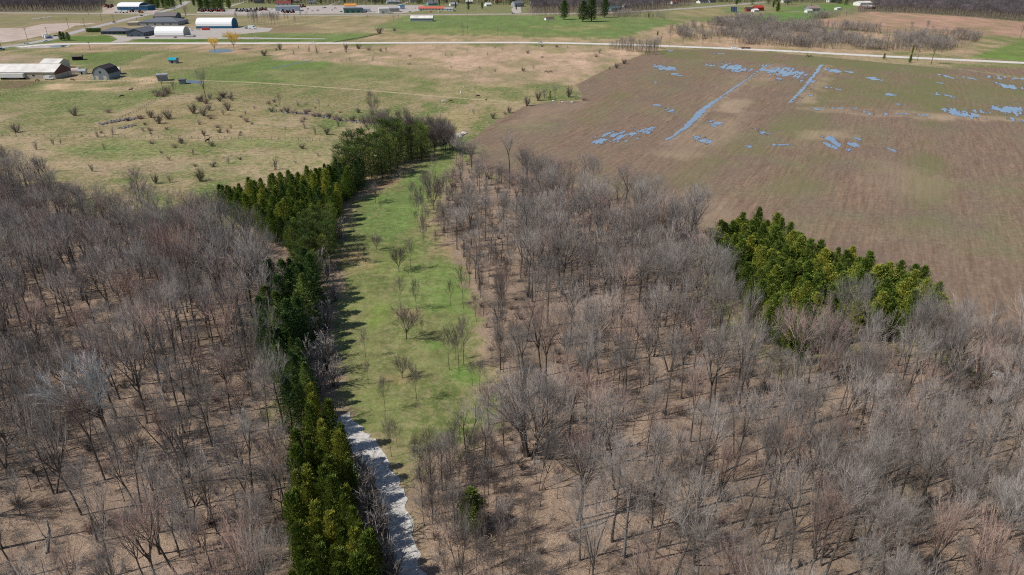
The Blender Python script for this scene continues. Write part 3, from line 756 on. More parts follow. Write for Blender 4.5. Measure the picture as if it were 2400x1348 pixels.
def wood_density(x, y):
    u, v = PX(x, y)
    q = 1.0 + .75*n2d(x, y, 24, 31)
    if 1150 < u < 1800 and v > 960: q *= .80                # open, lighter stand
    if 850 < u < 1330 and v > 1050: q *= .62
    if u < 640 and v > 780: q *= .84
    if reg_now == 'R' and u < 1225 and 400 < v < 1010: q *= .62
    if near_track(x, y, 4.5): return 0
    if 670 < u < 960 and v > 990 and reg_now == 'L': return 0
    if u > 2290 and 845 < v < 905: return 0
    for a, b in taken:
        if (a-x)**2 + (b-y)**2 < 9: return 0
    return q
all_bare = []
for poly, seed, reg in ((WOOD_L, 11, 'L'), (WOOD_R, 12, 'R')):
    reg_now = reg
    for x, y in darts(poly, 3.75 if reg == 'L' else 4.1, seed, wood_density):
        h = RN.triangular(10.5, 21, 17.5) + 2.0*n2d(x, y, 40, 3)
        u, v = PX(x, y)
        if reg == 'R' and u < 1330 and v > 1030: h *= .72
        if reg == 'R' and u < 1205 and 400 < v < 1010: h *= .68
        if reg == 'L' and u < 260 and v < 600: h *= .82
        if reg == 'R' and v < 520: h *= .86
        if reg == 'L' and v < 640: h *= .9
        k = RN.randrange(13)
        if reg == 'R' and v > 900 and RN.random() < .3: k = RN.choice((1, 3, 6))
        all_bare.append((x, y, h, k, reg, RN.random()))
def plot_label(reg, u, v, red):
    kind = 'bare reddish-brown tree' if red else 'bare grey-brown tree'
    if reg == 'L':
        b = 'beside the cedar row' if u > 560 else 'deep inside' if u > 220 else 'by the left edge of the photo'
        a = 'low in the left wood' if v > 1050 else 'midway up the left wood' if v > 760 else 'at the far meadow side of the left wood'
    else:
        b = 'near the mown glade' if u < 1350 else 'in its middle' if u < 1850 else 'toward the right edge of the photo'
        a = 'low in the right wood' if v > 1050 else 'midway up the right wood' if v > 760 else 'at the field side of the right wood'
    return f'{kind} {a}, {b}'.replace('by the left edge of the photo', 'by the photo edge').replace('toward the right edge of the photo', 'toward the photo edge')
vis = [t for t in all_bare if in_view(t[0], t[1], t[2])]
vis.sort(key=lambda t: -t[2]*ppm(t[0], t[1])*(1 if in_view(t[0], t[1], t[2], -60) else .5))
N_OBJ = 244
chosen = vis[:N_OBJ]; rest = vis[N_OBJ:] + [t for t in all_bare if not in_view(t[0], t[1], t[2]) and in_view(t[0], t[1], t[2], 260)]
for x, y, h, k, reg, r in chosen:
    red = r > .86
    pr = BARE_R[k % 3] if red else BARE_P[k]
    u, v = PX(x, y)
    lb = plot_label(reg, u, v, red)
    plant('bare_tree', pr, x, y, h, RN.uniform(0, 6.28), lb, 'tree', lb.split(' tree ')[0] + ' trees ' + lb.split(' tree ')[1], RN.uniform(.58, .92), (RN.gauss(0, .06), RN.gauss(0, .06)))
scatter('woodland', BARE_P + BARE_R, [(x, y, h/18.0, RN.uniform(0, 6.28), (13 + k % 3) if r > .86 else k) for x, y, h, k, reg, r in rest],
        label='mass of leafless trees deeper in both woods', cat='woodland')
# thin young growth under the big trees
und = []
for poly, seed in ((WOOD_L, 21), (WOOD_R, 22)):
    for x, y in darts(poly, 2.9, seed, lambda x, y: (0 if near_track(x, y, 3.5) else .9 + .8*n2d(x, y, 16, 41))):
        if not in_view(x, y, 6, 120): continue
        und.append((x, y, RN.uniform(.3, .85), RN.uniform(0, 6.28), RN.randrange(7)))
scatter('undergrowth', YOUNGL_P + SHRUB_P, und, label='thin saplings and brush growing under the leafless trees', cat='undergrowth')

# broken branches lying on the leaf litter
DEB = []
for i in range(3):
    R = random.Random(900 + i); b = MB(); b2 = MB(); t = walk(R, (-1.6, 0, .08), (1, .1, 0), 3.4, 4, .15, 0); b.tube(t, taper(.07, .02, 4), 4)
    for j in range(5): q, d = along(t, R.uniform(.2, 1)); b2.tube(walk(R, q, rot_dir(d, RT(R.uniform(30, 60)), R.uniform(0, 6.28)), 1.1, 2, .1, 0), taper(.03, .008, 2), 3)
    DEB.append((b.mesh('trunk', (M_BARKP, M_BARKD, M_BARK)[i]), b2.mesh('crown', M_TWIG), 18.))
dpts = []
for poly, seed in ((WOOD_L, 24), (WOOD_R, 25)):
    for x, y in darts(poly, 3.3, seed, lambda x, y: (0 if near_track(x, y, 3.5) else .8 + 1.2*n2d(x, y, 14, 45))):
        if in_view(x, y, 1, 40): dpts.append((x, y, RN.uniform(.5, 1.3), RN.uniform(0, 6.28), RN.randrange(3)))
scatter('debris', DEB, dpts, label='broken branches lying on the leaf litter in both woods', cat='debris')
# ---- trees standing on the glade
GLADE = [
    (880, 475, 428, 'O', 'dense dark bushy tree on green grass near the pine group'), (893, 497, 470, 'Y', 'tiny thin sapling just below the dark bushy tree'),
    (832, 568, 496, 'Y', 'tall slim tree by the deep shade at the evergreen row'), (883, 586, 546, 'O', 'small dark round-headed tree on the glade middle'),
    (843, 618, 568, 'Y', 'thin sapling of a close pair on straw grass'), (857, 618, 574, 'Y', 'shorter sapling of the close pair on straw grass'),
    (935, 637, 574, 'O', 'dark narrow bushy tree standing next to a slim tree mid-glade'), (963, 633, 560, 'Y', 'slim tree standing next to the dark narrow bushy one'),
    (939, 727, 648, 'Y', 'slender tree on a bare earth patch mid-glade'), (976, 729, 652, 'Y', 'slender tree sharing the earth patch with another mid-glade'),
    (953, 795, 712, 'O', 'dark-headed tree with one straight trunk and a clear shadow'), (857, 838, 768, 'Y', 'thin straight sapling close to the bare bushes of the row'),
    (864, 902, 845, 'Y', 'thin sapling below the straight one near the row'), (903, 964, 878, 'Y', 'slim tree with a long shadow just above the white track end'),
    (977, 939, 852, 'Y', 'slim tree just below the low round bushy one'), (943, 886, 832, 'O', 'low round bushy tree on a brown earth ring'),
    (1086, 723, 622, 'Y', 'tall thin tree at the right rim of the bright grass'), (1056, 717, 655, 'Y', 'short thin tree on the rim of the bright grass'),
    (1053, 867, 768, 'Y', 'leftmost slim tree of the tight group on the right rim'), (1068, 844, 788, 'Y', 'short slim tree inside the tight group on the right rim'),
    (1076, 869, 758, 'Y', 'tallest slim tree of the tight group on the right rim'), (1087, 856, 734, 'Y', 'rightmost slim tree of the tight group on the right rim'),
    (1124, 915, 838, 'Y', 'dark slim tree at the corner where grass meets leaf litter'), (918, 1071, 974, 'Y', 'slim tree closest to the white track'),
    (931, 1048, 985, 'Y', 'thin sapling right behind the slim tree by the white track'), (1010, 1127, 1000, 'Y', 'tall slim tree at the lower end of the grass'),
    (1080, 1037, 963, 'Y', 'slim tree alone on dull grass by the many-stemmed tree'), (1131, 1018, 943, 'Y', 'slim tree touching the many-stemmed tree crown'),
    (1053, 1088, 1005, 'Y', 'thin tree where dull grass turns to leaf litter'), (1152, 1118, 1010, 'Y', 'thin leaning tree below the many-stemmed tree'),
    (1108, 905, 845, 'Y', 'small thin tree between the tight group and the dark slim one'), (990, 782, 748, 'Y', 'short sapling in the shadow of the dark-headed tree'),
    (1018, 418, 360, 'Y', 'slim tree at the narrow top end of the glade'), (1017, 492, 402, 'O', 'round-headed tree at the upper right rim of the glade'),
    (993, 455, 400, 'Y', 'thin tree left of the round-headed tree on the upper rim')]
for i, (px, py, pt, k, lb) in enumerate(GLADE):
    pr = YOUNG_P[i % 4] if k == 'Y' else OPEN_P[i % 2]
    plant_px('young_tree', pr, px, py, pt, lb, 'tree', wide=.62 if k == 'Y' else .8, hmul=.95)
yg = [(GP([(960, 470), (1010, 440), (1080, 450), (1150, 560), (1110, 620), (1060, 580), (985, 580), (960, 520)]), 3.6, 5, 9.5, 'slim young tree in the loose stand on the upper right rim of the glade'),
      (GP([(1090, 620), (1190, 640), (1230, 840), (1170, 900), (1140, 820), (1110, 740)]), 4.0, 6, 11, 'slim young tree along the right rim of the glade'),
      (GP([(985, 1100), (1130, 1050), (1230, 1190), (1260, 1420), (1020, 1420), (965, 1200)]), 1.9, 5, 9, 'thin pole-like young tree in the close stand low beside the white track')]
for poly, sp, h0, h1, lb in yg:
    for x, y in darts(poly, sp, 71):
        if near_track(x, y, 3.2): continue
        plant('young_tree', YOUNG_P[RN.randrange(4)], x, y, RN.uniform(h0, h1), RN.uniform(0, 6.28), lb, 'tree', lb.replace('tree', 'trees', 1), RN.uniform(.45, .7), (RN.gauss(0, .03), RN.gauss(0, .03)))

# ---- evergreens
def grove(name, protos, poly, sp, h0, h1, label, group, seed, wide=1.0):
    pts = darts(poly, sp, seed)
    for x, y in pts:
        plant(name, protos[RN.randrange(len(protos))], x, y, RN.uniform(h0, h1), RN.uniform(0, 6.28), label, 'tree', group, wide*RN.uniform(.9, 1.15), (RN.gauss(0, .02), RN.gauss(0, .02)))
    return len(pts)
nE = [grove('cedar_tree', CEDAR_P, GP([(715, 1000), (770, 1005), (804, 1085), (834, 1190), (862, 1300), (900, 1440), (935, 1600), (970, 1800), (690, 1800), (695, 1400), (706, 1200), (712, 1100)]),
            2.1, 8, 12, 'yellow-green cedar in the dense row along the white track', 'cedars in the row along the white track', 81, .92),
      grove('spruce_tree', FIR_P, GP([(658, 865), (702, 855), (722, 920), (728, 960), (690, 950), (664, 920)]), 2.5, 8, 12, 'dark spruce bridging the middle clump and the bluish spruces', 'spruces between the middle clump and the bluish spruces', 91),
      grove('spruce_tree', FIR_P, GP([(672, 960), (705, 930), (738, 975), (735, 1030), (690, 1025)]), 2.4, 9, 12, 'bluish-green spruce just above the cedar row by the white track', 'bluish spruces above the cedar row', 82),
      grove('spruce_tree', FIR_P, GP([(622, 800), (640, 750), (690, 700), (740, 705), (746, 765), (722, 810), (700, 870), (650, 880), (615, 845)]), 2.5, 10.5, 15, 'dark spruce in the middle clump of the row beside the glade', 'spruces in the middle clump of the row', 83, 1.1),
      grove('pine_tree', PINE_P, GP([(685, 640), (735, 625), (755, 690), (735, 712), (695, 705)]), 2.8, 8, 11, 'small pine in the thin part of the row', 'pines in the thin part of the row', 84, .8),
      grove('pine_tree', PINE_P, GP([(685, 600), (735, 565), (785, 560), (775, 630), (710, 645)]), 2.7, 10, 12.5, 'olive pine below the big evergreen block', 'olive pines below the evergreen block', 85, .85),
      grove('conifer_tree', PLUME_P + FIR_P[:1], GP([(515, 497), (620, 478), (740, 455), (790, 452), (795, 520), (770, 572), (700, 600), (645, 575), (590, 545)]), 2.45, 7.5, 12, 'olive-green conifer in the big block at the upper left of the glade', 'conifers in the big block', 86, 1.1),
      grove('spruce_tree', FIR_P + PLUME_P[:2], GP([(762, 452), (800, 430), (850, 425), (845, 448), (812, 478), (785, 500)]), 2.6, 7, 12, 'dark spruce between the big block and the tall pines', 'spruces between the big block and the tall pines', 90),
      grove('pine_tree', PINE_P, GP([(792, 455), (850, 432), (905, 416), (990, 378), (1000, 372), (985, 350), (900, 378), (800, 412)]), 4.0, 11, 18, 'tall dark pine in the group at the far end of the glade', 'tall pines at the far end of the glade', 87, 1.1),
      grove('pine_tree', PLUME_P, GP([(1640, 640), (1652, 612), (1692, 585), (1775, 564), (1862, 612), (1885, 655), (1960, 655), (2110, 695), (2190, 745), (2205, 830), (2100, 805), (1965, 800), (1860, 860), (1765, 785), (1710, 690)]),
            2.1, 6.8, 11.6, 'bright yellow-green pine in the clump between the right wood and the field', 'pines in the clump by the field', 88, 1.22)]
plant_px('cedar_tree', CEDAR_P[0], 1105, 1245, 1150, 'single round evergreen among bare saplings right of the white track', 'tree', wide=1.7)
plant_px('spruce_tree', FIR_P[0], 1289, 234, 213, 'small dark evergreen in the bush clump on the field edge', 'tree')
# bare bushes along the row
ROWB = [(722, 885), (762, 872), (742, 925), (783, 908), (772, 835), (738, 795), (784, 705), (765, 660), (758, 575), (748, 640), (795, 560), (760, 770), (870, 1215), (880, 1275), (893, 1345), (905, 1420), (862, 1165)]
for i, (px, py) in enumerate(ROWB):
    x, y = G(px, py)
    lb = 'bare brown bush between the cedar row and the white track' if py > 1000 else 'bare brown bush in the gaps of the evergreen row by the glade'
    plant('bare_shrub', SHRUB_P[1], x, y, RN.uniform(6.5, 9.5), RN.uniform(0, 6.28), lb, 'bush', lb.replace('bush', 'bushes', 1), .8)
for i in range(9):
    t = i/8.; px = 842 + 86*t + RN.uniform(-5, 7); py = 1110 + 270*t
    x, y = G(px, py); lb = 'bare brown bush between the cedar row and the white track'
    plant('bare_shrub', SHRUB_P[1], x, y, RN.uniform(4.5, 8), RN.uniform(0, 6.28), lb, 'bush', lb.replace('bush', 'bushes', 1), .7)
for i in range(58):
    px = RN.uniform(230, 860); py = RN.uniform(236, 318) if i % 4 else RN.uniform(330, 395)
    if py > 330 and px > 760: continue
    x, y = G(px, py)
    plant('bare_shrub', SHRUB_P[i % 3], x, y, RN.uniform(1., 2.4), RN.uniform(0, 6.28), 'knee-high twiggy bush scattered on the open pasture grass', 'bush', 'knee-high twiggy bushes scattered on the pasture', 1.3)
# meadow bushes: base pixel, height m, width factor, prototype
MEADOW = [(176, 271, 5.2, 1.1, 0), (38, 310, 5, 1.1, 0), (254, 264, 3, 1.2, 2), (353, 276, 5, .9, 0), (372, 290, 6, .9, 0), (394, 279, 6, .95, 0), (330, 279, 3, 1.3, 2), (455, 266, 6, .9, 0),
    (478, 272, 6, .9, 0), (490, 259, 4, 1, 0), (525, 270, 5, .8, 1), (534, 259, 6, .8, 0), (468, 291, 3.4, 1, 1), (493, 279, 3, 1.2, 2), (230, 322, 4.5, .8, 1), (264, 316, 4.5, .8, 1),
    (246, 351, 3.6, .7, 1), (453, 363, 3.4, .7, 1), (478, 318, 3.4, .8, 0), (534, 313, 3, .6, 1), (541, 302, 3, .7, 1), (535, 383, 3.8, .7, 1), (216, 402, 4, .8, 1), (472, 425, 5.6, .8, 0),
    (365, 430, 4.5, .7, 0), (400, 428, 4.6, .7, 1), (646, 398, 6, .7, 1), (86, 351, 5, .7, 1), (125, 340, 4, .6, 1), (143, 338, 3, .6, 1), (598, 256, 3, 1, 1), (631, 244, 2.6, 1, 2), (700, 250, 4, .8, 1),
    (793, 296, 4.5, .8, 1), (766, 316, 4.5, .8, 0), (817, 320, 6, .8, 1), (826, 326, 5.4, .8, 0), (840, 326, 6, .6, 1), (739, 316, 5, .5, 1), (715, 302, 4.6, .7, 1), (1110, 266, 3.6, .8, 1),
    (1156, 279, 4.2, .8, 0), (1193, 265, 4.2, .8, 0), (1183, 268, 2.4, 1, 2), (1235, 248, 6.5, .7, 0), (1261, 236, 7, .7, 0), (1277, 230, 8.5, .6, 1), (1334, 228, 7.5, .6, 0), (1349, 233, 5, .7, 1),
    (1368, 235, 3, 1.4, 2), (620, 131, 6, 1.1, 0), (657, 117, 6.5, .8, 0), (648, 118, 3, 1.3, 2), (724, 122, 6.5, .7, 1), (744, 127, 8, .6, 1), (689, 129, 6, .5, 1), (811, 116, 6, .8, 0), (811, 125, 7, .6, 1),
    (840, 115, 5.4, 1.2, 0), (865, 118, 4.6, 1.2, 2), (892, 121, 3.6, .9, 2), (905, 121, 5, .7, 1), (775, 124, 2, 2.4, 2), (960, 132, 1.8, 2.4, 2), (960, 151, 1.7, 2.4, 2), (874, 142, 4.6, .6, 1),
    (820, 143, 4.6, .5, 1), (1044, 131, 3.5, .6, 1), (1059, 132, 4, .6, 1), (1095, 122, 3.4, .6, 1), (1143, 130, 3.6, .6, 1), (1237, 126, 3.4, 1, 0), (1271, 135, 1.8, 1.6, 2), (1397, 133, 3.4, 1.3, 2), (1405, 126, 5, .8, 1),
    (1462, 150, 5, 1, 0), (1444, 160, 4.6, .9, 0), (1429, 164, 3.2, .8, 1), (1226, 167, 3.2, 1.2, 0), (1250, 162, 4.4, .6, 1), (1058, 160, 2.4, 1.2, 1), (1125, 162, 3, .9, 1), (1160, 169, 3.4, .9, 1),
    (890, 79, 8, 1.1, 0), (925, 73, 4.5, 1.1, 0), (1160, 113, 2.6, 1, 1), (1178, 118, 3, .8, 1), (1270, 110, 2.8, 1.3, 2), (1305, 111, 3.2, 1.3, 2), (1330, 112, 3, .8, 1), (1022, 114, 2.6, .7, 1), (700, 113, 3, .8, 1)]
for px, py, h, wd, k in MEADOW:
    x, y = G(px, py); r = px
    where = ('left pasture' if px < 300 else 'pasture above the evergreen block' if px < 900 else 'field edge') if py > 200 else ('dry grass below the white road' if py > 100 else 'grass beyond the white road')
    look = ('dark rounded', 'thin upright', 'low spreading')[k]
    lb = f'{look} bare bush on the {where}'
    plant('bare_shrub', SHRUB_P[k], x, y, h*.92, RN.uniform(0, 6.28), lb, 'bush', lb.replace('bush', 'bushes', 1), wd)
# lone trees of the farmland
LONE = [(384, 224, 172, BARE_P[4], .75, 'slim bare tree in front of the grey pasture shed'), (483, 233, 157, BARE_P[2], 1.0, 'large bare tree with an egg-shaped crown on the pasture'),
    (658, 260, 220, YOUNG_P[0], .6, 'thin dark pole of a tree at the end of the stone hedge'), (750, 268, 228, BARE_P[4], .6, 'bare tree growing out of the stone hedge line'),
    (872, 282, 212, YOUNG_P[1], .7, 'thin bare tree by the stones at the end of the hedge'), (884, 280, 232, YOUNG_P[2], .7, 'shorter thin tree by the stones at the hedge end'),
    (1301, 237, 196, BARE_P[2], .9, 'biggest bare tree in the bush clump on the field edge'), (411, 228, 192, YOUNG_P[3], .7, 'thin bare tree between the two larger pasture trees'),
    (437, 49, 10, BARE_R[1], 1.2, 'broad russet bare tree behind the dark grey building'),
    (504, 121, 86, WILLOW_P, .9, 'smaller yellow willow standing in the pond edge'), (549, 116, 72, WILLOW_P, 1.05, 'larger yellow willow beside the pond'),
    (1085, 84, 52, BARE_P[5], .9, 'bare clump of trees on the far green field'), (1097, 84, 54, BARE_P[4], .9, 'bare tree touching the clump on the far green field'), (1167, 86, 60, BARE_P[4], .8, 'slim bare tree right of the clump on the far field'),
    (1569, 109, 58, YOUNG_P[0], .5, 'thin tall tree by the white road at the field corner'), (2182, 151, 84, BARE_P[7], .85, 'big grey bare tree by the white road beside two dark cedars'),
    (2150, 142, 100, BARE_P[4], .8, 'grey bare tree between the two dark cedars and the road'), (1647, 114, 78, YOUNG_P[1], .6, 'thin tree on the verge of the white road'),
    (2058, 84, 46, BARE_P[2], .7, 'twisted bare tree on the border of the tan field'), (2130, 82, 50, BARE_P[6], .6, 'second twisted tree on the border of the tan field'), (2168, 84, 48, BARE_P[1], .7, 'bare tree leaning on the border of the tan field'),
    (2245, 92, 62, BARE_P[2], .8, 'low bare tree near the far end of the scrub belt'), (2390, 92, 54, BARE_P[0], .8, 'bare tree at the top corner of the right green field'),
    (1856, 124, 92, YOUNG_P[2], .5, 'pale thin tree on the near verge of the white road'), (1892, 127, 96, YOUNG_P[3], .5, 'pale thin tree beside its twin on the road verge'), (1455, 46, 30, BARE_P[7], .7, 'grey bare tree at the end of the far hedge'),
    (923, 52, 32, BARE_P[2], 1., 'bare tree left of the white barn on the green field'), (935, 48, 33, BARE_P[4], .9, 'bare tree between its neighbour and the white barn'), (862, 45, 36, YOUNG_P[0], .8, 'small bare tree on the straw field'),
    (720, 45, 25, BARE_P[5], .8, 'bare tree at the far straw field top'), (706, 44, 26, YOUNG_P[2], .7, 'thin tree at the far straw field top'),
    (1600, 106, 84, YOUNG_P[3], .6, 'thin tree at the bend of the white road')]
for px, py, pt, pr, wd, lb in LONE:
    plant_px('bare_tree', pr, px, py, pt, lb, 'tree', wide=wd)
for i, (px, py, pt) in enumerate([(1512, 129, 88), (1522, 128, 84), (1532, 127, 86), (1541, 122, 90), (1504, 130, 98), (1518, 130, 94), (1548, 113, 80)]):
    plant_px('bare_tree', BARE_P[(4, 2, 0, 3, 5)[i % 5]], px, py, pt, 'grey bare tree in the clump where field, meadow and road meet', 'tree', 'bare trees where field, meadow and road meet', wide=.75)
for i in range(70):
    t = (i/69.)**.7; px = 868 + 195*t + RN.uniform(-6, 6); py = 312 + 40*t + RN.uniform(-18, 20)
    x, y = G(px, py)
    plant('young_tree', YOUNG_P[i % 4] if i % 3 else OPEN_P[0], x, y, RN.uniform(8, 13), RN.uniform(0, 6.28), 'slim grey tree in the thicket behind the tall pines', 'tree', 'slim grey trees in the thicket behind the tall pines', .75)
# evergreens of the farmland
FARG = [(1322, 46, 2, 'S', 1.5, 'dark round spruce left of the roadside pair'), (1366, 51, 3, 'S', 1.5, 'dark spruce in the roadside pair, nearer the shed'), (1386, 51, -6, 'S', 1.5, 'tallest dark spruce beyond the green field'),
    (1417, 41, -4, 'S', 1.4, 'dark narrow spruce right of the roadside pair'), (145, 95, 74, 'S', 1.7, 'leftmost of three small dark spruces on the lawn island'), (152, 94, 76, 'S', 1.6, 'middle of three small dark spruces on the lawn island'),
    (161, 95, 76, 'S', 1.7, 'rightmost of three small dark spruces on the lawn island'), (2071, 139, 125, 'C', 1.3, 'olive cedar by the white road left of the dark one'), (2132, 148, 128, 'C', 1.1, 'dark round cedar by the white road and big grey tree'),
    (2137, 128, 106, 'C', .6, 'thin brownish cedar behind the white road'), (1541, 84, 73, 'S', 1., 'small dark conifer at the end of the green field'), (1520, 41, 30, 'S', 1, 'small dark conifer in the far hedge'),
    (472, 24, -4, 'P', 1.5, 'dark pine behind the red machinery, leftmost'), (487, 25, -6, 'P', 1.5, 'dark pine behind the red machinery, second'), (503, 25, -8, 'P', 1.5, 'dark pine behind the red machinery, third'), (519, 24, -5, 'P', 1.5, 'dark pine behind the red machinery, rightmost'),
    (425, 14, -6, 'S', .7, 'dark spruce at the top of the side road'), (368, 20, -6, 'S', .9, 'dark spruce right of the blue building'), (384, 20, -8, 'S', .9, 'tall spruce right of the blue building by the side road'), (398, 18, -5, 'S', .8, 'spruce nearest the side road at the top'),
    (1098, 24, 2, 'S', .9, 'dark spruce behind the red-roofed motel'), (1130, 22, 4, 'S', .8, 'dark spruce right of the red-roofed motel'), (1068, 20, 4, 'P', .8, 'dark pine at the motel end'), (1030, 14, -3, 'P', .8, 'dark pine above the motel'), (1822, 28, 6, 'C', 1.4, 'olive cedar at the red farm'), (1812, 18, 2, 'P', .9, 'pine behind the red farm'),
    (1210, 24, 10, 'S', .8, 'small spruce by the grey house'), (808, 8, -8, 'P', .9, 'dark pine behind the green station'), (752, 10, -8, 'S', .9, 'dark spruce behind the parked cars'), (905, 6, -8, 'P', .9, 'dark pine behind the white store'), (1165, 12, -5, 'S', .8, 'dark spruce near the white cottage')]
for i, (px, py, pt, k, wd, lb) in enumerate(FARG):
    pr = {'S': DARK_P, 'C': CEDAR_P, 'P': DARK_P}[k][i % 3]; nm = {'S': 'spruce_tree', 'C': 'cedar_tree', 'P': 'pine_tree'}[k]
    x, y = G(px, py); h = min(top_h(px, py, pt), 33)
    plant(nm, pr, x, y, h, RN.uniform(0, 6.28), lb, 'tree', None, wd*1.15)
for i in range(46):                                         # row of slim trees right of the blue-based dome
    t = RN.random(); px = 552 + 150*t; py = RN.uniform(56, 64) - 4*(1-t)
    if px > 645 and i % 3: continue
    x, y = G(px, py); plant('young_tree', YOUNGL_P[i % 4], x, y, RN.uniform(13, 20)*(1 - .25*t), RN.uniform(0, 6.28), 'slim grey tree in the row right of the blue-based dome', 'tree', 'slim grey trees in the row right of the blue-based dome', .5)
for i in range(64):
    px = RN.choice((RN.uniform(345, 410), RN.uniform(455, 540), RN.uniform(560, 1000), RN.uniform(1000, 1290), RN.uniform(1480, 2000))); py = RN.uniform(3, 12) if px > 545 else RN.uniform(4, 22)
    x, y = G(px, py); k = i % 3
    plant(('spruce_tree', 'pine_tree', 'spruce_tree')[k], (DARK_P, PINE_P, FIR_P)[k][i % 3], x, y, RN.uniform(11, 19), RN.uniform(0, 6.28), 'dark evergreen among the far houses along the top edge', 'tree', 'dark evergreens among the far houses along the top edge', 1.5)
for i in range(70):
    px = RN.uniform(430, 1300) if i % 3 else RN.uniform(1600, 2020); py = RN.uniform(2, 15)
    x, y = G(px, py); plant('shade_tree', FARW_P[i % 5], x, y, RN.uniform(10, 16), RN.uniform(0, 6.28), 'bare purplish tree among the far houses along the top edge', 'tree', 'bare purplish trees among the far houses along the top edge', 1.25)
# far woods and scrub, each read as one mass
def mass(name, polys, sp, h0, h1, protos, label, cat, seed, only=None, keep=None):
    pts = []
    for j, p in enumerate(polys):
        for x, y in darts(GP(p), sp, seed + j, keep):
            pts.append((x, y, RN.uniform(h0, h1)/18.0, RN.uniform(0, 6.28), RN.choice(only) if only else RN.randrange(len(protos))))
    return scatter(name, protos, pts, label=label, cat=cat)
mass('far_woodland', [[(-200, 28), (225, 27), (245, 18), (250, 2), (-200, 2)], [(2040, 28), (2150, 32), (2290, 42), (2400, 52), (2560, 60), (2600, 3), (2010, 2), (2050, 12)], [(1440, 34), (1490, 30), (1620, 12), (1480, 8), (1400, 12), (1290, 8), (1240, 12), (1250, 32), (1300, 28), (1420, 30)],
                      [(400, 3), (620, 10), (780, 12), (1000, 10), (1200, 12), (1290, 14), (1290, 2), (400, 1)], [(1500, 8), (1650, 6), (1800, 6), (2010, 8), (2010, 1), (1500, 1)]], 5.6, 11, 17, FARW_P, 'purple-grey leafless woods along the far edge', 'woodland', 500)
YP = SCRUB_P + YOUNGL_P[:1]
mass('scrub', [[(1580, 78), (1640, 56), (1760, 62), (1900, 62), (2000, 68), (2100, 82), (2300, 92), (2270, 108), (2200, 124), (2000, 118), (1880, 112), (1760, 106), (1620, 102)],
               [(1660, 54), (1740, 42), (1800, 50), (1890, 56), (1800, 62), (1680, 62)], [(1240, 36), (1440, 40), (1560, 44), (1550, 40), (1440, 34)], [(1420, 116), (1470, 106), (1545, 112), (1530, 126), (1480, 122)],
               [(1940, 38), (1990, 30), (2030, 24), (2040, 27), (1960, 40), (1890, 50), (1880, 47)]], 3.3, 11, 23, YP, 'grey scrub and thin saplings beyond the white road', 'scrub', 520, None, lambda x, y: .7 + 2.2*n2d(x, y*.6, 34, 77))
# ------------------------------------------------------------------ roads, yards, water
def surf(name, c, c2, rough=.9, s1=.25, s2=1.6, spec=.15):
    m = Mat(name, rough, spec); p = m.pos()
    k = m.mix(m.mapr(m.noise(p, s1, 5, .65), .35, .65), c, c2)
    return m.out(m.mix(1.0, k, m.mapr(m.noise(p, s2, 3, .65), .25, .75, .82, 1.16), 'MULTIPLY'))
M_ROADW = surf('pale_road', A(240, 234, 226), A(222, 214, 206)); M_ROADG = surf('grey_road', A(196, 190, 188), A(176, 172, 172)); M_HWY = surf('highway_asphalt', A(190, 182, 178), A(168, 162, 160))
M_VERGE = surf('gravel_verge', A(206, 190, 168), A(176, 158, 132)); M_YARD = surf('yard_gravel', A(206, 196, 188), A(182, 172, 164)); M_LOT = surf('dirt_lot', A(214, 198, 184), A(188, 166, 150), s1=.06)
M_TRACKG = surf('white_stone', A(236, 232, 226), A(182, 177, 170), s1=1.2, s2=5.); M_DRIVE = surf('driveway', A(206, 196, 184), A(186, 176, 166)); M_PATH = surf('worn_path', A(202, 186, 150), A(176, 162, 122), s1=.4)
M_LINE = plain('line_paint', (.75, .6, .2)); M_WLINE = plain('white_line', (.8, .8, .78))
def resample(pts, step):
    out = [pts[0]]
    for (a, b), (c, d) in zip(pts[:-1], pts[1:]):
        L = math.hypot(c-a, d-b); n = max(1, int(L/step))
        for i in range(1, n + 1): out.append((a + (c-a)*i/n, b + (d-b)*i/n))
    return out
def smooth(pts, it=2):
    for _ in range(it):
        o = [pts[0]]
        for (a, b), (c, d) in zip(pts[:-1], pts[1:]): o += [(a*.75+c*.25, b*.75+d*.25), (a*.25+c*.75, b*.25+d*.75)]
        pts = o + [pts[-1]]
    return pts
def strip(name, px, wd, mat, z, rag=0.0, off=0.0, seed=0, step=6., kind='structure'):
    R = random.Random(seed); pts = resample(smooth(GP(px)), step); n = len(pts); v = []; f = []
    for i, (x, y) in enumerate(pts):
        a = pts[max(i-1, 0)]; b = pts[min(i+1, n-1)]; dx, dy = b[0]-a[0], b[1]-a[1]; l = math.hypot(dx, dy) or 1
        nx, ny = -dy/l, dx/l; w = wd(i/(n-1)) if callable(wd) else wd
        for s in (-1, -.33, .33, 1):
            q = off + s*w/2 + (R.uniform(-rag, rag) if abs(s) == 1 else 0)
            v.append((x + nx*q, y + ny*q, z))
    for i in range(n - 1):
        for k in range(3):
            b = i*4 + k; f.append((b, b+4, b+5, b+1))
    me = bpy.data.meshes.new(name); me.from_pydata(v, [], f); me.update()
    if me.polygons[0].normal.z < 0: me.flip_normals()
    return tag(link(name, me, None, mat), kind=kind)
def sheet(name, px, mat, z):
    v = [(x, y, z) for x, y in GP(px)]
    me = bpy.data.meshes.new(name); me.from_pydata(v, [], [tuple(range(len(v)))]); me.update()
    if me.polygons[0].normal.z < 0: me.flip_normals()
    return tag(link(name, me, None, mat), kind='structure')
NEAR_ROAD = [(40, 111), (100, 104.5), (160, 102.6), (300, 101.8), (600, 101.6), (735, 101.4), (900, 100.6), (1200, 99.6), (1300, 100.6), (1450, 104), (1600, 109.5), (1800, 117.5), (2000, 128.5), (2200, 138.5), (2400, 147.5), (2800, 166)]
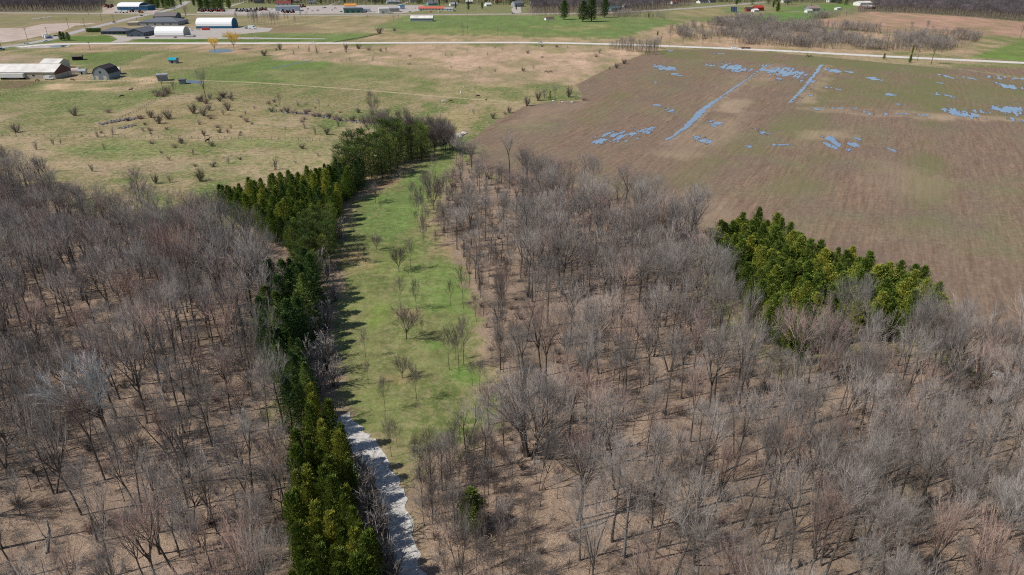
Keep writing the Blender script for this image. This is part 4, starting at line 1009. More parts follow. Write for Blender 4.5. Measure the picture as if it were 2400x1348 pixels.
SIDE_ROAD = [(-140, 132), (0, 112), (65, 102.5), (110, 94), (150, 83), (195, 70), (262, 54), (332, 37), (390, 25.5), (422, 15), (440, 3)]
HIGHWAY = [(-300, 29), (0, 30.2), (330, 32.6), (430, 34), (700, 36.5), (960, 35), (1200, 33), (1300, 32.5), (1400, 31.5), (1480, 28), (1580, 22), (1660, 16.5), (1740, 10), (1800, 4)]
strip('road_verge', NEAR_ROAD, 15, M_VERGE, .03, .8, seed=1); strip('road', NEAR_ROAD, 12, M_ROADW, .06, .15, seed=2)
strip('road', SIDE_ROAD, 11.5, M_ROADG, .07, .3, seed=3); strip('road_verge', HIGHWAY, 20, M_VERGE, .03, 1., seed=4); strip('road', HIGHWAY, 12, M_HWY, .06, .2, seed=5)
strip('road_markings', SIDE_ROAD, .25, M_LINE, .09); strip('road_markings', HIGHWAY, .3, M_LINE, .09)
strip('yard', [(-60, 84), (0, 84), (60, 72), (140, 60), (220, 55)], 24, M_LOT, .022, 5., seed=6); sheet('yard', [(-80, 68), (60, 65), (100, 56), (190, 54), (150, 72), (60, 92), (-80, 112)], M_LOT, .018)
sheet('yard', [(120, 104.6), (165, 105), (158, 110), (95, 113), (40, 114)], M_YARD, .02)
sheet('yard', [(238, 80.5), (296, 84), (345, 62), (440, 63.5), (446, 67), (470, 72), (470, 63), (556, 62), (640, 66), (630, 74), (560, 80), (520, 84.4), (520, 87), (765, 90.5), (760, 92), (312, 91.6), (300, 97), (258, 100), (276, 92), (262, 84)], M_YARD, .024)
sheet('yard', [(460, 31), (465, 26), (600, 18), (640, 20), (720, 14), (830, 12), (990, 12.6), (1004, 17), (985, 25), (945, 31), (600, 33.5)], M_YARD, .02)
sheet('yard', [(240, 31), (240, 14), (350, 13), (384, 20), (360, 30)], M_LOT, .02)
sheet('driveway', [(1203, 31), (1198, 22), (1211, 10), (1219, 10), (1222, 30)], M_DRIVE, .024); strip('driveway', [(528, 19), (548, 12), (580, 2)], 6, M_DRIVE, .026); strip('driveway', [(770, 13), (800, 3)], 6, M_DRIVE, .026)
strip('driveway', [(985, 24), (940, 11), (860, 12), (840, 12)], 6, M_DRIVE, .028); strip('driveway', [(1690, 24), (1730, 23), (1775, 28)], 4, M_DRIVE, .026); strip('driveway', [(1850, 27), (1895, 29), (1930, 27)], 4, M_DRIVE, .026)
strip('driveway', [(935, 12), (960, 4)], 6, M_DRIVE, .03)
strip('path', TRACK_MID, lambda t: 4.1 - 1.0*t, M_TRACKG, .05, .6, seed=8, step=.8)
strip('path', [(470, 189), (560, 192), (620, 195), (700, 200), (850, 211), (1000, 224), (1100, 232), (1215, 241)], 2.6, M_PATH, .03, .5, seed=9, step=3)
strip('path', [(150, 190), (250, 188), (380, 191), (470, 189)], 3.5, M_PATH, .026, .6, seed=10, step=3)

mw = Mat('standing_water', .06, .5); mw.b.inputs['IOR'].default_value = 1.33
pw = mw.pos(); mw.bump(mw.noise(pw, 1.2, 2), .05, .05)
M_WATER = mw.out(mw.mix(mw.mapr(mw.noise(pw, .2, 3), .4, .65), (.21, .30, .42), (.26, .34, .43)))  # pale blue of the reflected sky is painted into the base colour
M_POND = surf('dark_pond', (.05, .07, .10), (.07, .09, .12), .08, spec=.5)
RA = RT(62); ca, sa = math.cos(RA), math.sin(RA)
def rowuv(x, y): return x*ca + y*sa, -x*sa + y*ca
def puddles(ells, name, mat, z, bias=0.0, cu=.9, cv=.45, seed=0, broken=1.0):
    cells = set()
    for cx, cy, rx, ry, k in ells:
        x0, y0 = G(cx, cy); hx = abs(G(cx + rx, cy)[0] - x0); hy = abs(G(cx, cy - ry)[1] - G(cx, cy + ry)[1])/2
        m = max(hx, hy)*1.9; uc, vc = rowuv(x0, y0)
        us = np.arange(math.floor((uc - m)/cu), (uc + m)/cu); vs = np.arange(math.floor((vc - m)/cv), (vc + m)/cv)
        U, V = np.meshgrid(us, vs); Uw = (U + .5)*cu; Vw = (V + .5)*cv
        X = Uw*ca - Vw*sa; Y = Uw*sa + Vw*ca
        e = ((X - x0)/hx)**2 + ((Y - y0)/hy)**2
        n = fbm(Uw*.16, Vw, 1.5, seed + 3, 3)*2.0 + fbm(X, Y, max(hx, hy)*.6, seed + 9, 3)*1.3
        ok = (1 - e*.95 + n*broken - (.75 if k else .3) + bias) > 0
        ok &= e < 2.6 + bias*2
        cells |= set(zip(U[ok].astype(int).tolist(), V[ok].astype(int).tolist()))
    idx = {}; v = []; f = []
    def vert(i, j):
        if (i, j) not in idx:
            u, w_ = i*cu, j*cv; idx[(i, j)] = len(v); v.append((u*ca - w_*sa, u*sa + w_*ca, z))
        return idx[(i, j)]
    for i, j in cells: f.append((vert(i, j), vert(i+1, j), vert(i+1, j+1), vert(i, j+1)))
    me = bpy.data.meshes.new(name); me.from_pydata(v, [], f); me.update()
    tag(link(name, me, None, mat), kind='structure')
PUD = [(1722, 159, 30, 9, 0), (1838, 168, 38, 13, 0), (1862, 176, 18, 14, 0), (1553, 159, 20, 6, 0), (1585, 175, 14, 3, 1), (1958, 166, 16, 4.5, 0), (1935, 163, 6, 5, 0), (1992, 169, 8, 2.5, 0), (2050, 185, 12, 4, 0), (1942, 206, 9, 4, 1), (1968, 210, 5, 2, 0),
       (2088, 223, 10, 4, 0), (2225, 181, 7, 7, 0), (2200, 194, 6, 3, 0), (2271, 183, 8, 3, 0), (2228, 226, 9, 8, 0), (2195, 221, 9, 3, 1), (2330, 180, 28, 3, 1), (2380, 185, 40, 2, 1), (2362, 203, 22, 10, 1), (2254, 266, 26, 10, 0), (2235, 256, 8, 9, 0), (2292, 261, 22, 5, 1),
       (2370, 262, 30, 12, 0), (2375, 280, 14, 6, 1), (1676, 289, 18, 9, 1), (1642, 329, 19, 9, 0), (1785, 308, 11, 9, 0), (1755, 343, 10, 5, 1), (1568, 257, 12, 5, 0), (1541, 247, 8, 3, 0), (1520, 305, 30, 8, 1), (1450, 318, 52, 13, 1), (1410, 330, 26, 8, 1), (1960, 336, 11, 20, 1), (1946, 342, 8, 9, 1),
       (2005, 340, 14, 6, 1), (2008, 325, 8, 4, 0), (2058, 342, 7, 5, 1), (2084, 349, 6, 6, 1), (1946, 322, 6, 4, 0), (2035, 265, 10, 5, 1), (1912, 256, 6, 3, 0), (1894, 223, 8, 4, 1), (2075, 268, 12, 3, 1), (2120, 267, 20, 2, 1), (2160, 270, 18, 2, 1), (1690, 126, 16, 2, 1), (1575, 119, 12, 2, 1), (1968, 254, 40, 1.6, 1),
       (1870, 170, 14, 8, 1), (1815, 180, 16, 10, 1), (1664, 152, 14, 4, 1), (1530, 192, 6, 3, 0), (2108, 245, 6, 2, 0), (1830, 340, 30, 2, 1), (2410, 262, 16, 12, 0)]
puddles(PUD, 'water', M_WATER, .06, seed=3)
M_MUD = surf('wet_soil', A(126, 106, 92), A(108, 92, 82), .6, .6, 3., .3)
puddles(PUD, 'mud', M_MUD, .025, .28, seed=3)
strip('water', [(1802, 150), (1745, 190), (1690, 228), (1650, 254), (1618, 288), (1590, 312), (1560, 329)], lambda t: 1.0 + 2.7*math.exp(-((t - .78)/.15)**2), M_WATER, .08, .7, seed=12, step=3)
strip('water', [(1926, 152), (1905, 180), (1885, 205), (1852, 241)], lambda t: 2.5 - 1.4*t, M_WATER, .08, .8, seed=13, step=3)
strip('water', [(640, 160), (690, 149), (732, 141)], 2.0, M_POND, .05, .4, seed=14, step=3)
tag(sheet('water', [(488 + 0, 120), (500, 116), (520, 114.6), (544, 116), (548, 119), (538, 122), (510, 124), (492, 123)], M_POND, .05))
sheet('water', [(432, 193), (440, 188), (462, 189), (478, 192), (470, 197), (450, 195)], M_POND, .05)
sheet('water', [(115, 108), (135, 106), (160, 106.5), (150, 110), (122, 111)], M_POND, .05)
strip('bank', [(1814, 148), (1757, 188), (1702, 226), (1662, 254), (1632, 290), (1605, 314), (1560, 340)], 2.6, surf('ditch_bank', A(170, 150, 128), A(146, 126, 110)), .03, 1.2, seed=15, step=2)
strip('bank', [(1940, 152), (1920, 180), (1900, 207), (1866, 243)], 2.4, bpy.data.materials['ditch_bank'], .03, 1.2, seed=16, step=2)
strip('ditch', [(780, 99.5), (840, 89), (892, 79.5)], 4, surf('dark_ditch', A(92, 84, 62), A(70, 62, 52)), .03, 1.2, seed=18, step=2)
strip('ditch', [(2190, 158), (2260, 163), (2400, 186), (2500, 200)], 4, bpy.data.materials['ditch_bank'], .03, 1., seed=17, step=3)

# ------------------------------------------------------------------ buildings
P_WHITE = plain('white_paint', (.78, .77, .74)); P_FABRIC = plain('white_fabric', (.86, .86, .85), .6, .3, .05); P_BEIGE = plain('beige_siding', (.50, .43, .34)); P_CREAM = plain('cream_siding', (.58, .54, .46))
P_SLATE = plain('slate_siding', (.085, .105, .13)); P_GREYR = plain('grey_shingle', (.15, .16, .18)); P_BROWNR = plain('brown_shingle', (.19, .165, .155)); P_BLUE = plain('blue_sheeting', (.03, .13, .24)); P_TEALR = plain('teal_sheeting', (.01, .32, .42))
P_RUST = plain('red_brown_boards', (.16, .075, .06)); P_GREYB = plain('grey_boards', (.25, .28, .31)); P_DARKR = plain('dark_roof', (.055, .045, .045)); P_RED = plain('red_paint', (.42, .055, .04)); P_REDR = plain('red_roofing', (.55, .14, .10))
P_WROOF = plain('white_sheet_roof', (.74, .70, .64), .5, .3, .25, .15); P_GLASS = plain('window_glass', (.03, .04, .05), .15, .5); P_DARK = plain('dark_opening', (.025, .022, .02)); P_GREEN = plain('green_panels', (.10, .22, .18)); P_ORANGE = plain('orange_roofing', (.75, .32, .08))
P_CONC = plain('concrete', (.42, .40, .37)); P_BLACK = plain('black_rubber', (.02, .02, .02)); P_METAL = plain('grey_metal', (.38, .39, .41), .45, .4, .2); P_PANEL = plain('solar_cell', (.03, .05, .10), .15, .5); P_WOOD = plain('weathered_wood', (.17, .135, .11)); P_SKYB = plain('pale_blue_siding', (.45, .54, .60))
P_DEEP = plain('deep_red_boards', (.22, .05, .05)); P_TEAL = plain('teal_siding', (.16, .38, .38)); P_YEL = plain('yellow_paint', (.7, .45, .04)); P_GREY = plain('grey_siding', (.33, .34, .36)); P_BDARK = plain('blue_door', (.12, .25, .38))
def front(p1, p2):
    a, b = G(*p1), G(*p2); return a, math.atan2(b[1]-a[1], b[0]-a[0]), math.hypot(b[0]-a[0], b[1]-a[1])
def building(name, label, p1, p2, depth, hw, hr, wallm, roofm, ridge='x', over=.5, wins=(), doors=(), cat='building', gablem=None, hip=0.0, side_wins=0, chimney=False, wm=None, shape='gable', group=None, flat=False):
    """p1-p2: foot of the front wall in the photo; wins/doors: (x share, width, z0, height) on the front"""
    loc, rz, L = front(p1, p2)
    o = empty(name, (*loc, 0), rz, label, cat, group)
    W = MB(); Rf = MB()
    if flat:
        W.box(0, L, 0, depth, -.3, hw); W.build('wall', wallm, o)
        Rf.box(-over, L + over, -over, depth + over, hw + .004, hw + .35 + hr); rf = Rf.build('roof', roofm, o)
    elif hip > 0:
        W.box(0, L, 0, depth, -.3, hw); W.build('wall', wallm, o); v = over; h = min(hip, L/2 - .5)
        Rf.add([(-v, -v, hw), (L+v, -v, hw), (L+v, depth+v, hw), (-v, depth+v, hw), (h, depth/2, hw+hr), (L-h, depth/2, hw+hr), (-v, -v, hw-.2), (L+v, -v, hw-.2), (L+v, depth+v, hw-.2), (-v, depth+v, hw-.2)],
               [(0,1,5,4), (1,2,5), (2,3,4,5), (3,0,4), (9,8,7,6), (6,7,1,0), (7,8,2,1), (8,9,3,2), (9,6,0,3)]); rf = Rf.build('roof', roofm, o)
    else:
        if ridge == 'x': D, E = depth, L
        else: D, E = L, depth
        if shape == 'gable': prof = [(0, hw), (D/2, hw + hr), (D, hw)]
        elif shape == 'gambrel': prof = [(0, hw), (D*.16, hw + hr*.62), (D*.5, hw + hr), (D*.84, hw + hr*.62), (D, hw)]
        else: prof = [(D*(.5 - .5*math.cos(math.pi*i/14)), hw + hr*math.sin(math.pi*i/14)**.85) for i in range(15)]
        wallp = [(0, -.3)] + prof + [(D, -.3)]; t = .22
        if shape == 'arch': over_ = .02
        else: over_ = over
        sx = over_/D*2
        outer = [((a - D/2)*(1 + sx) + D/2, b + t - (over_*.35 if i in (0, len(prof)-1) else 0)) for i, (a, b) in enumerate(prof)]
        inner = [((a - D/2)*(1 + sx) + D/2, b + .004 - (over_*.35 if i in (0, len(prof)-1) else 0)) for i, (a, b) in enumerate(prof)]
        n = len(prof)
        for M_, pr_, e0, e1, is_roof in ((W, wallp, 0, E, 0), (Rf, None, -over_, E + over_, 1)):
            if not is_roof:
                (M_.prismx if ridge == 'x' else M_.prism)(pr_ if ridge == 'x' else pr_[::-1], e0, e1)
            else:
                for i in range(n - 1):
                    q = [inner[i], outer[i], outer[i+1], inner[i+1]]
                    (M_.prismx if ridge == 'x' else M_.prism)(q, e0, e1)
        W.build('wall', wallm, o); rf = Rf.build('roof', roofm, o)
        if gablem is not None:
            g = MB()
            if ridge == 'x': g.prismx([(a, b) for a, b in [(.1, hw*.62)] + prof + [(D-.1, hw*.62)]], L + .003, L + .06)
            else: g.prism([(a, b) for a, b in prof[::-1]], -.06, -.003)
            g.build('gable', gablem, o)
    if chimney: c = MB(); c.box(L*.3, L*.3+.8, depth*.4, depth*.4+.8, hw, hw + hr + 1.1); c.build('chimney', P_RUST, rf)
    for x, wd, z0, hh in wins:
        b = MB(); b.box(L*x - wd/2, L*x + wd/2, -.09, -.004, z0, z0 + hh); b.build('window', P_GLASS, o)
    for x, wd, z0, hh in doors:
        b = MB(); b.box(L*x - wd/2, L*x + wd/2, -.07, -.004, z0, z0 + hh); b.build('door', wm or P_DARK, o)
    for i in range(side_wins):
        b = MB(); y = depth*(i + .5)/side_wins; b.box(L + .004, L + .09, y - .7, y + .7, 1, 2.2); b.build('window', P_GLASS, o)
    return o
W3 = [(x, 1.4, 1.0, 1.3) for x in (.2, .5, .8)]
def house(label, p1, p2, depth, wallm, roofm, name='house', hw=3., hr=2.4, **k): return building(name, label, p1, p2, depth, hw, hr, wallm, roofm, wins=[(.2, 1.5, 1, 1.3), (.78, 1.5, 1, 1.3)], doors=[(.5, 1.1, 0, 2.1)], side_wins=2, **k)
# farm at the left
building('barn', 'long beige barn with a white sheet roof and a red-brown gable', (-70, 185.5), (131, 185.5), 20, 4.8, 4.2, P_BEIGE, P_WROOF, gablem=P_RUST, doors=[(.62, 3.5, 0, 3.6)], wins=[(.75, 1.6, 2, 1), (.88, 1.6, 2, 1)], cat='barn')
building('barn', 'white-roofed wing behind the long beige barn', (98, 163), (141, 163), 14, 4.6, 2.4, P_CREAM, P_WROOF, cat='barn')
building('barn', 'blue-grey gambrel barn with a dark roof and white doors', (220, 187), (257, 187), 15, 4.0, 5.2, P_GREYB, P_DARKR, ridge='y', shape='gambrel', doors=[(.25, 2.2, 0, 2.6), (.75, 2.2, 0, 2.6)], wins=[(.5, 1.4, 4.4, 1.4)], wm=P_CREAM, cat='barn', over=.3)
building('shed', 'white lean-to roofed shed behind the gambrel barn', (262, 176), (281, 175), 9, 3.2, 1.6, P_GREYB, P_WROOF, cat='shed')
building('shed', 'small white shed among farm clutter between the two barns', (185, 175), (200, 174.6), 5, 2.4, 1.2, P_WHITE, P_METAL, doors=[(.5, 1, 0, 2)], cat='shed')
building('shed', 'rounded tan tarp shelter beside the small white shed', (167, 173), (185, 172.5), 6, 1.2, 2.4, P_CREAM, plain('tan_tarp', (.52, .42, .38)), shape='arch', cat='shelter')
building('shed', 'dark open-fronted shed on the green pasture', (170, 142), (193, 141), 6, 3.0, .8, P_DARK, P_WOOD, cat='shed', doors=[(.3, 2.6, 0, 2.4), (.7, 2.6, 0, 2.4)])
building('shed', 'small pasture shed with a bright teal roof', (396, 149), (412, 149), 6, 2.8, 1.4, P_GREY, P_TEALR, doors=[(.5, 1.4, 0, 2)], cat='shed')
building('shed', 'grey metal shed behind the slim bare tree', (370, 191), (394, 189.5), 6, 3.2, .9, P_GREYB, P_METAL, cat='shed', flat=True)
building('shed', 'small dark grey shed by the muddy water', (421, 198), (435, 197.4), 4, 2.4, .5, P_GREYB, P_GREYR, cat='shed', flat=True)
# compound at the crossroads
building('office_building', 'dark slate low wing with a hipped roof beside the hedge', (237, 81), (297, 80.4), 22, 3.4, 3.2, P_SLATE, P_GREYR, hip=9, wins=[(x, 1.6, 1, 1.4) for x in (.15, .35, .55, .75)], doors=[(.9, 2, 0, 2.4)])
building('office_building', 'dark slate gabled hall facing the road, nearest the white dome', (297.5, 86), (338, 86), 34, 4.2, 3.8, P_SLATE, P_GREYR, ridge='y', doors=[(.3, 1.4, 0, 2.3)], wins=[(.7, 1.6, 1, 1.4)], side_wins=5)
building('office_building', 'wide grey hall with a shallow roof behind the slate buildings', (328, 60.5), (418, 60), 36, 4.5, 4.0, P_GREY, P_GREYR, hip=14, wins=[(x, 2, 1.2, 1.4) for x in (.2, .4, .6, .8)])
building('office_building', 'brownish-roofed hall farthest back in the slate compound', (360, 47.5), (412, 46.5), 42, 4.6, 3.6, P_SLATE, P_BROWNR, ridge='x')
building('shed', 'low beige canopy left of the wide grey hall', (299, 60.5), (323, 60), 14, 3.2, .3, P_BEIGE, P_CREAM, flat=True, cat='canopy')
building('storage_dome', 'white fabric dome on a dark concrete footing beside the slate hall', (363, 86), (431, 86), 18, 1.3, 8.2, P_CONC, P_FABRIC, shape='arch', cat='storage dome')
building('storage_dome', 'white fabric dome on a blue base wall with a grey end door', (460, 67), (544, 66.6), 24, 2.6, 8.4, P_BLUE, P_FABRIC, shape='arch', cat='storage dome')
# beyond the highway
building('warehouse', 'long blue building under a curved white roof', (276, 25), (328, 25), 34, 5.5, 5.5, P_BLUE, P_FABRIC, shape='arch', wins=[(x, 2, 3, 1.6) for x in (.15, .3, .45, .6, .75, .9)], cat='warehouse')
building('warehouse', 'flat-roofed blue annex right of the curved white roof', (328.5, 25), (347, 25), 26, 6.5, .4, P_BLUE, P_GREYR, flat=True, wins=[(x, 2, 3, 1.4) for x in (.2, .5, .8)], cat='warehouse')
building('dealership', 'pale blue-sided showroom behind the red machines', (646, 26.5), (702, 25.6), 22, 6, .5, P_SKYB, P_METAL, flat=True, doors=[(x, 3.4, 0, 3.6) for x in (.25, .5, .75)], wm=P_WHITE, cat='showroom')
house('house with a deep red roof above the blue-sided showroom', (646, 13), (682, 12.4), 14, P_WHITE, P_DEEP, hr=4, chimney=True)
building('fuel_station', 'long dark green station building with a flat roof', (806, 31), (849, 30.4), 16, 6, .6, P_GREEN, P_GREYR, flat=True, wins=[(x, 4, 1, 2.4) for x in (.2, .5, .8)], cat='station')
building('storage_dome', 'orange rounded roof right behind the green station', (808, 21), (836, 20.6), 12, 4, 3.4, P_WHITE, P_ORANGE, shape='arch', cat='roof')
building('shop', 'small white shop attached at the green station', (849.5, 29), (869, 28.5), 12, 4.5, 1.6, P_WHITE, P_METAL, doors=[(.5, 1.6, 0, 2.4)], cat='shop')
building('shop', 'white flat-roofed store with tall panels', (889, 32), (912, 31.6), 14, 6.5, .4, P_WHITE, P_WHITE, flat=True, doors=[(.4, 3, 0, 3)], wm=P_GREY, cat='shop')
building('shop', 'pale store with a red stripe joined to the white one', (912.5, 29), (937, 28.4), 16, 5, .4, P_CREAM, P_METAL, flat=True, wins=[(.5, 14, 2.6, .9)], cat='shop')
building('shop', 'small blue-roofed shop at the end of the stores', (938, 22), (949, 21.6), 10, 4.6, 1.6, P_SKYB, P_BLUE, cat='shop')
building('motel', 'long low motel with a red roof', (981, 24.6), (1042, 24.8), 10, 3, 2.6, P_CREAM, P_REDR, wins=[(x, 1.6, .9, 1.3) for x in (.08, .2, .32, .44, .56, .68, .8, .92)], cat='motel')
building('motel', 'grey-roofed end of the motel beside the red roof', (1042.5, 26), (1062, 26), 10, 3, 2.2, P_WHITE, P_GREY, wins=[(.3, 1.6, 1, 1.2), (.7, 1.6, 1, 1.2)], cat='motel')
house('green-grey house above the red motel roof', (1004, 13), (1026, 12.4), 12, P_TEAL, P_GREYR, hr=4); house('white cottage half hidden by trees past the motel', (1056, 14.4), (1072, 14), 9, P_WHITE, P_GREY)
house('little white cottage by the dark spruce near the top edge', (1140, 15), (1152, 14.6), 9, P_WHITE, P_WROOF); house('pale blue house above the stores', (908, 9), (938, 8.4), 12, P_SKYB, P_GREY)
house('tall grey house at the head of a wide driveway', (1206, 16.5), (1228, 15.6), 12, P_GREY, P_GREYR, hw=5.5, hr=3.4)
building('barn', 'white barn alone on the far green field', (962, 50.5), (1014, 50.5), 13, 4, 2.8, P_GREYB, P_WROOF, cat='barn')
building('shed', 'small white shed with a brown roof below the dark spruces', (1280, 48), (1299, 47.4), 7, 2.6, 1.6, P_WHITE, P_RUST, cat='shed')
house('teal house behind the grey hedge trees', (1433, 25), (1455, 23.6), 12, P_TEAL, P_TEAL, hw=4); house('tiny white house among far trees', (1371, 16), (1382, 15.6), 8, P_WHITE, P_WROOF); house('white house with a white roof in the far trees', (1462, 17.4), (1478, 17), 10, P_WHITE, P_WROOF)
house('white house by the far bending road', (1641, 8), (1661, 7.4), 12, P_WHITE, P_DARKR); house('dark-roofed house behind the white one by the bending road', (1664, 6.5), (1678, 6), 10, P_GREY, P_DARKR)
building('barn', 'red farm house with a black roof by the solar panel', (1749, 27.5), (1767, 27.5), 10, 3.4, 2.6, P_RED, P_DARKR, wins=[(.5, 1.4, 1, 1.2)], cat='barn'); building('shed', 'white shed attached to the red farm house', (1767.5, 28.5), (1778, 28), 7, 3, 1.4, P_WHITE, P_WHITE, cat='shed')
building('barn', 'bright red barn behind the farm willow', (1774, 25.5), (1790, 25), 12, 4.6, 2.8, P_RED, P_RED, cat='barn')
house('grey farmhouse with a patchy tan roof', (1896, 27.5), (1922, 27), 13, P_GREYB, plain('patchy_roof', (.30, .23, .19)), hw=4.6, hr=4, chimney=True); building('shed', 'small white garage in front of the grey farmhouse', (1892, 30), (1904, 29.6), 7, 2.8, 2, P_WHITE, P_CREAM, cat='garage')
building('shed', 'white hut on the bushy border of the tan field', (1962, 23.4), (1970, 23), 6, 2.6, 1.2, P_WHITE, P_WROOF, cat='hut'); building('barn', 'white machine hall near the far right wood', (2016, 14), (2043, 13.4), 18, 5, 2, P_WHITE, P_WROOF, cat='barn'); building('barn', 'dark red shed with a white roof edge under the white hall', (2026, 22), (2052, 21), 12, 4, 1.8, P_DEEP, P_WROOF, cat='barn')
for a, b, dp, wm_, rm_, lb in [((688, 7.5), (704, 7.2), 10, P_CREAM, P_BROWNR, 'tan house with a brown roof above the parked cars'), ((722, 10), (740, 9.8), 10, P_WHITE, P_GREYR, 'white house with a grey roof left of a dark spruce'), ((872, 6), (892, 5.8), 11, P_BEIGE, P_DARKR, 'beige house with a black roof above the white store'),
                               ((960, 5), (976, 4.8), 10, P_WHITE, P_BLUE, 'white house with a blue roof above the motel'), ((1092, 9), (1108, 8.8), 9, P_GREYB, P_WROOF, 'grey house with a white roof right of the cottage'), ((1160, 7), (1176, 6.8), 10, P_CREAM, P_REDR, 'cream house with a red roof near the grey house'),
                               ((1244, 9), (1262, 8.8), 10, P_WHITE, P_BROWNR, 'white house with a brown roof right of the driveway'), ((1530, 8), (1544, 7.8), 9, P_SKYB, P_GREYR, 'pale blue cottage in the far trees left of the bending road'), ((1576, 10), (1590, 9.8), 9, P_WHITE, P_REDR, 'white cottage with a red roof below the bending road'),
                               ((1836, 7), (1852, 6.8), 10, P_CREAM, P_GREYR, 'cream house behind the red farm pines'), ((1944, 6), (1962, 5.8), 11, P_WHITE, P_METAL, 'white house with a metal roof behind the farmhouse field'), ((596, 8), (616, 7.8), 14, P_GREYB, P_DARKR, 'dark-roofed shop behind the grey implements'), ((484, 8), (502, 7.6), 12, P_GREY, P_BROWNR, 'grey house hidden behind the dark pines')]:
    house(lb, a, b, dp, wm_, rm_, hw=3.6, hr=2.8)
# solar panel on its post
loc, rz, L = front((1713, 29.5), (1727, 29.5)); o = empty('solar_panel', (*loc, 0), rz, 'tilted solar panel on a post at the red farm', 'solar panel')
b = MB(); b.tube([(L/2, 2, -.2), (L/2, 2, 4)], [.25, .2], 8); b.build('post', P_METAL, o)
b = MB(); b.add([(0, 0, 1.2), (L, 0, 1.2), (L, 4, 8), (0, 4, 8), (0, .25, 1.1), (L, .25, 1.1), (L, 4.25, 7.9), (0, 4.25, 7.9)], [(0,1,2,3), (7,6,5,4), (0,4,5,1), (1,5,6,2), (2,6,7,3), (3,7,4,0)]); b.build('panel', P_PANEL, o)
b = MB()
for i in range(5): b.add([(L*i/4 - .06, -.03 , 1.25), (L*i/4 + .06, -.03, 1.25), (L*i/4 + .06, 3.97, 8.05), (L*i/4 - .06, 3.97, 8.05)], [(0, 1, 2, 3)])
b.build('frame', P_METAL, o)
# clipped hedge
def leafy(name, pts, label, mat, n, seed):
    R = random.Random(seed); V = []; F = []; T = []
    for _ in range(n):
        p = pts(R); s = nrm((R.gauss(0, 1), R.gauss(0, 1), R.gauss(0, 1))); t = nrm((R.gauss(0, 1), R.gauss(0, 1), R.gauss(0, 1))); k = R.uniform(.2, .45); b = len(V)
        V += [p, (p[0]+s[0]*k, p[1]+s[1]*k, p[2]+s[2]*k), (p[0]+t[0]*k, p[1]+t[1]*k, p[2]+t[2]*k)]; F.append((b, b+1, b+2)); T += [R.random()]*3
    me = bpy.data.meshes.new(name); me.from_pydata(V, [], F); me.update(); at = me.attributes.new('tone', 'FLOAT', 'POINT'); at.data.foreach_set('value', T); me.materials.append(mat)
    return me
loc, rz, L = front((201, 76), (234, 76)); me = leafy('hedge', lambda R: (R.uniform(0, L), R.uniform(0, 5), R.uniform(0, 4.4)), '', M_FIR, 12000, 5); o = link('hedge', me); o.location = (*loc, 0); o.rotation_euler = (0, 0, rz); tag(o, 'dark clipped hedge beside the side road and slate building', 'hedge')
# ------------------------------------------------------------------ vehicles, poles, fences, stones, animals
def car_proto(kind):
    """parts of a parked vehicle, 4.6 m long along x, origin on the ground at its middle"""
    L = {'car': 4.6, 'pickup': 5.6, 'van': 6.5}[kind]; W = .92
    body = MB(); glass = MB()
    if kind == 'car': prof = [(-2.3, .35), (-2.3, .85), (-2.05, .98), (-1.55, 1.0), (-.95, 1.45), (.35, 1.45), (1.05, 1.0), (2.1, .86), (2.3, .65), (2.3, .35)]; win = [(-1.45, 1.03), (-.92, 1.40), (.32, 1.40), (.92, 1.03)]
    elif kind == 'pickup': prof = [(-2.8, .45), (-2.8, 1.15), (-.75, 1.15), (-.65, 1.8), (.7, 1.8), (1.25, 1.2), (2.7, 1.1), (2.8, .85), (2.8, .45)]; win = [(-.6, 1.24), (-.55, 1.74), (.66, 1.74), (1.12, 1.24)]
    else: prof = [(-3.2, .5), (-3.2, 2.7), (1.6, 2.75), (2.3, 1.6), (3.1, 1.3), (3.2, .5)]; win = [(.8, 1.6), (.8, 2.3), (1.7, 2.3), (2.15, 1.6)]
    body.prism(prof, -W, W); glass.prism(win, -W - .02, -W - .003); glass.prism(win, W + .003, W + .02)
    a, c = win[-2], win[-1]; d = win[0], win[1]
    glass.add([(c[0] + .14, -W*.85, c[1]), (c[0] + .14, W*.85, c[1]), (a[0] + .09, W*.85, a[1]), (a[0] + .09, -W*.85, a[1])], [(0, 1, 2, 3)])
    glass.add([(d[0][0] - .12, -W*.85, d[0][1]), (d[0][0] - .12, W*.85, d[0][1]), (d[1][0] - .09, W*.85, d[1][1]), (d[1][0] - .09, -W*.85, d[1][1])], [(3, 2, 1, 0)])
    wh = []
    for x in (-L*.31, L*.31):
        for s in (-1, 1):
            m = MB(); m.tube([(x, s*(W - .2), .34), (x, s*(W + .03), .34)], [.34, .34], 12); wh.append(m.mesh('wheel', P_BLACK))
    return body.mesh('body'), glass.mesh('window', P_GLASS), wh
CARS = {k: car_proto(k) for k in ('car', 'pickup', 'van')}
PAINT = {k: plain('car_paint_' + k, c, .25, .5, .04) for k, c in dict(white=(.82, .82, .82), dark=(.03, .035, .045), silver=(.5, .51, .52), blue=(.03, .10, .25), red=(.4, .03, .03), teal=(.05, .3, .38)).items()}
def vehicle(kind, px, py, deg, paint, label, cat='car', name=None, s=1.0):
    x, y = G(px, py); o = empty(name or {'car': 'car', 'pickup': 'pickup_truck', 'van': 'camper_van'}[kind], (x, y, .08), RT(deg), label, cat); o.scale = (s, s, s)
    body, glass, wh = CARS[kind]
    b = link('body', body, o)
    if len(body.materials) == 0: body.materials.append(None)
    b.material_slots[0].link = 'OBJECT'; b.material_slots[0].material = PAINT[paint]
    link('window', glass, o)
    for m in wh: link('wheel', m, o)
    return o
vehicle('car', 735, 101.2, 0, 'white', 'white car driving on the pale road by the lawn strip'); vehicle('car', 1266, 100, 180, 'silver', 'silver car driving alone on the middle of the pale road')
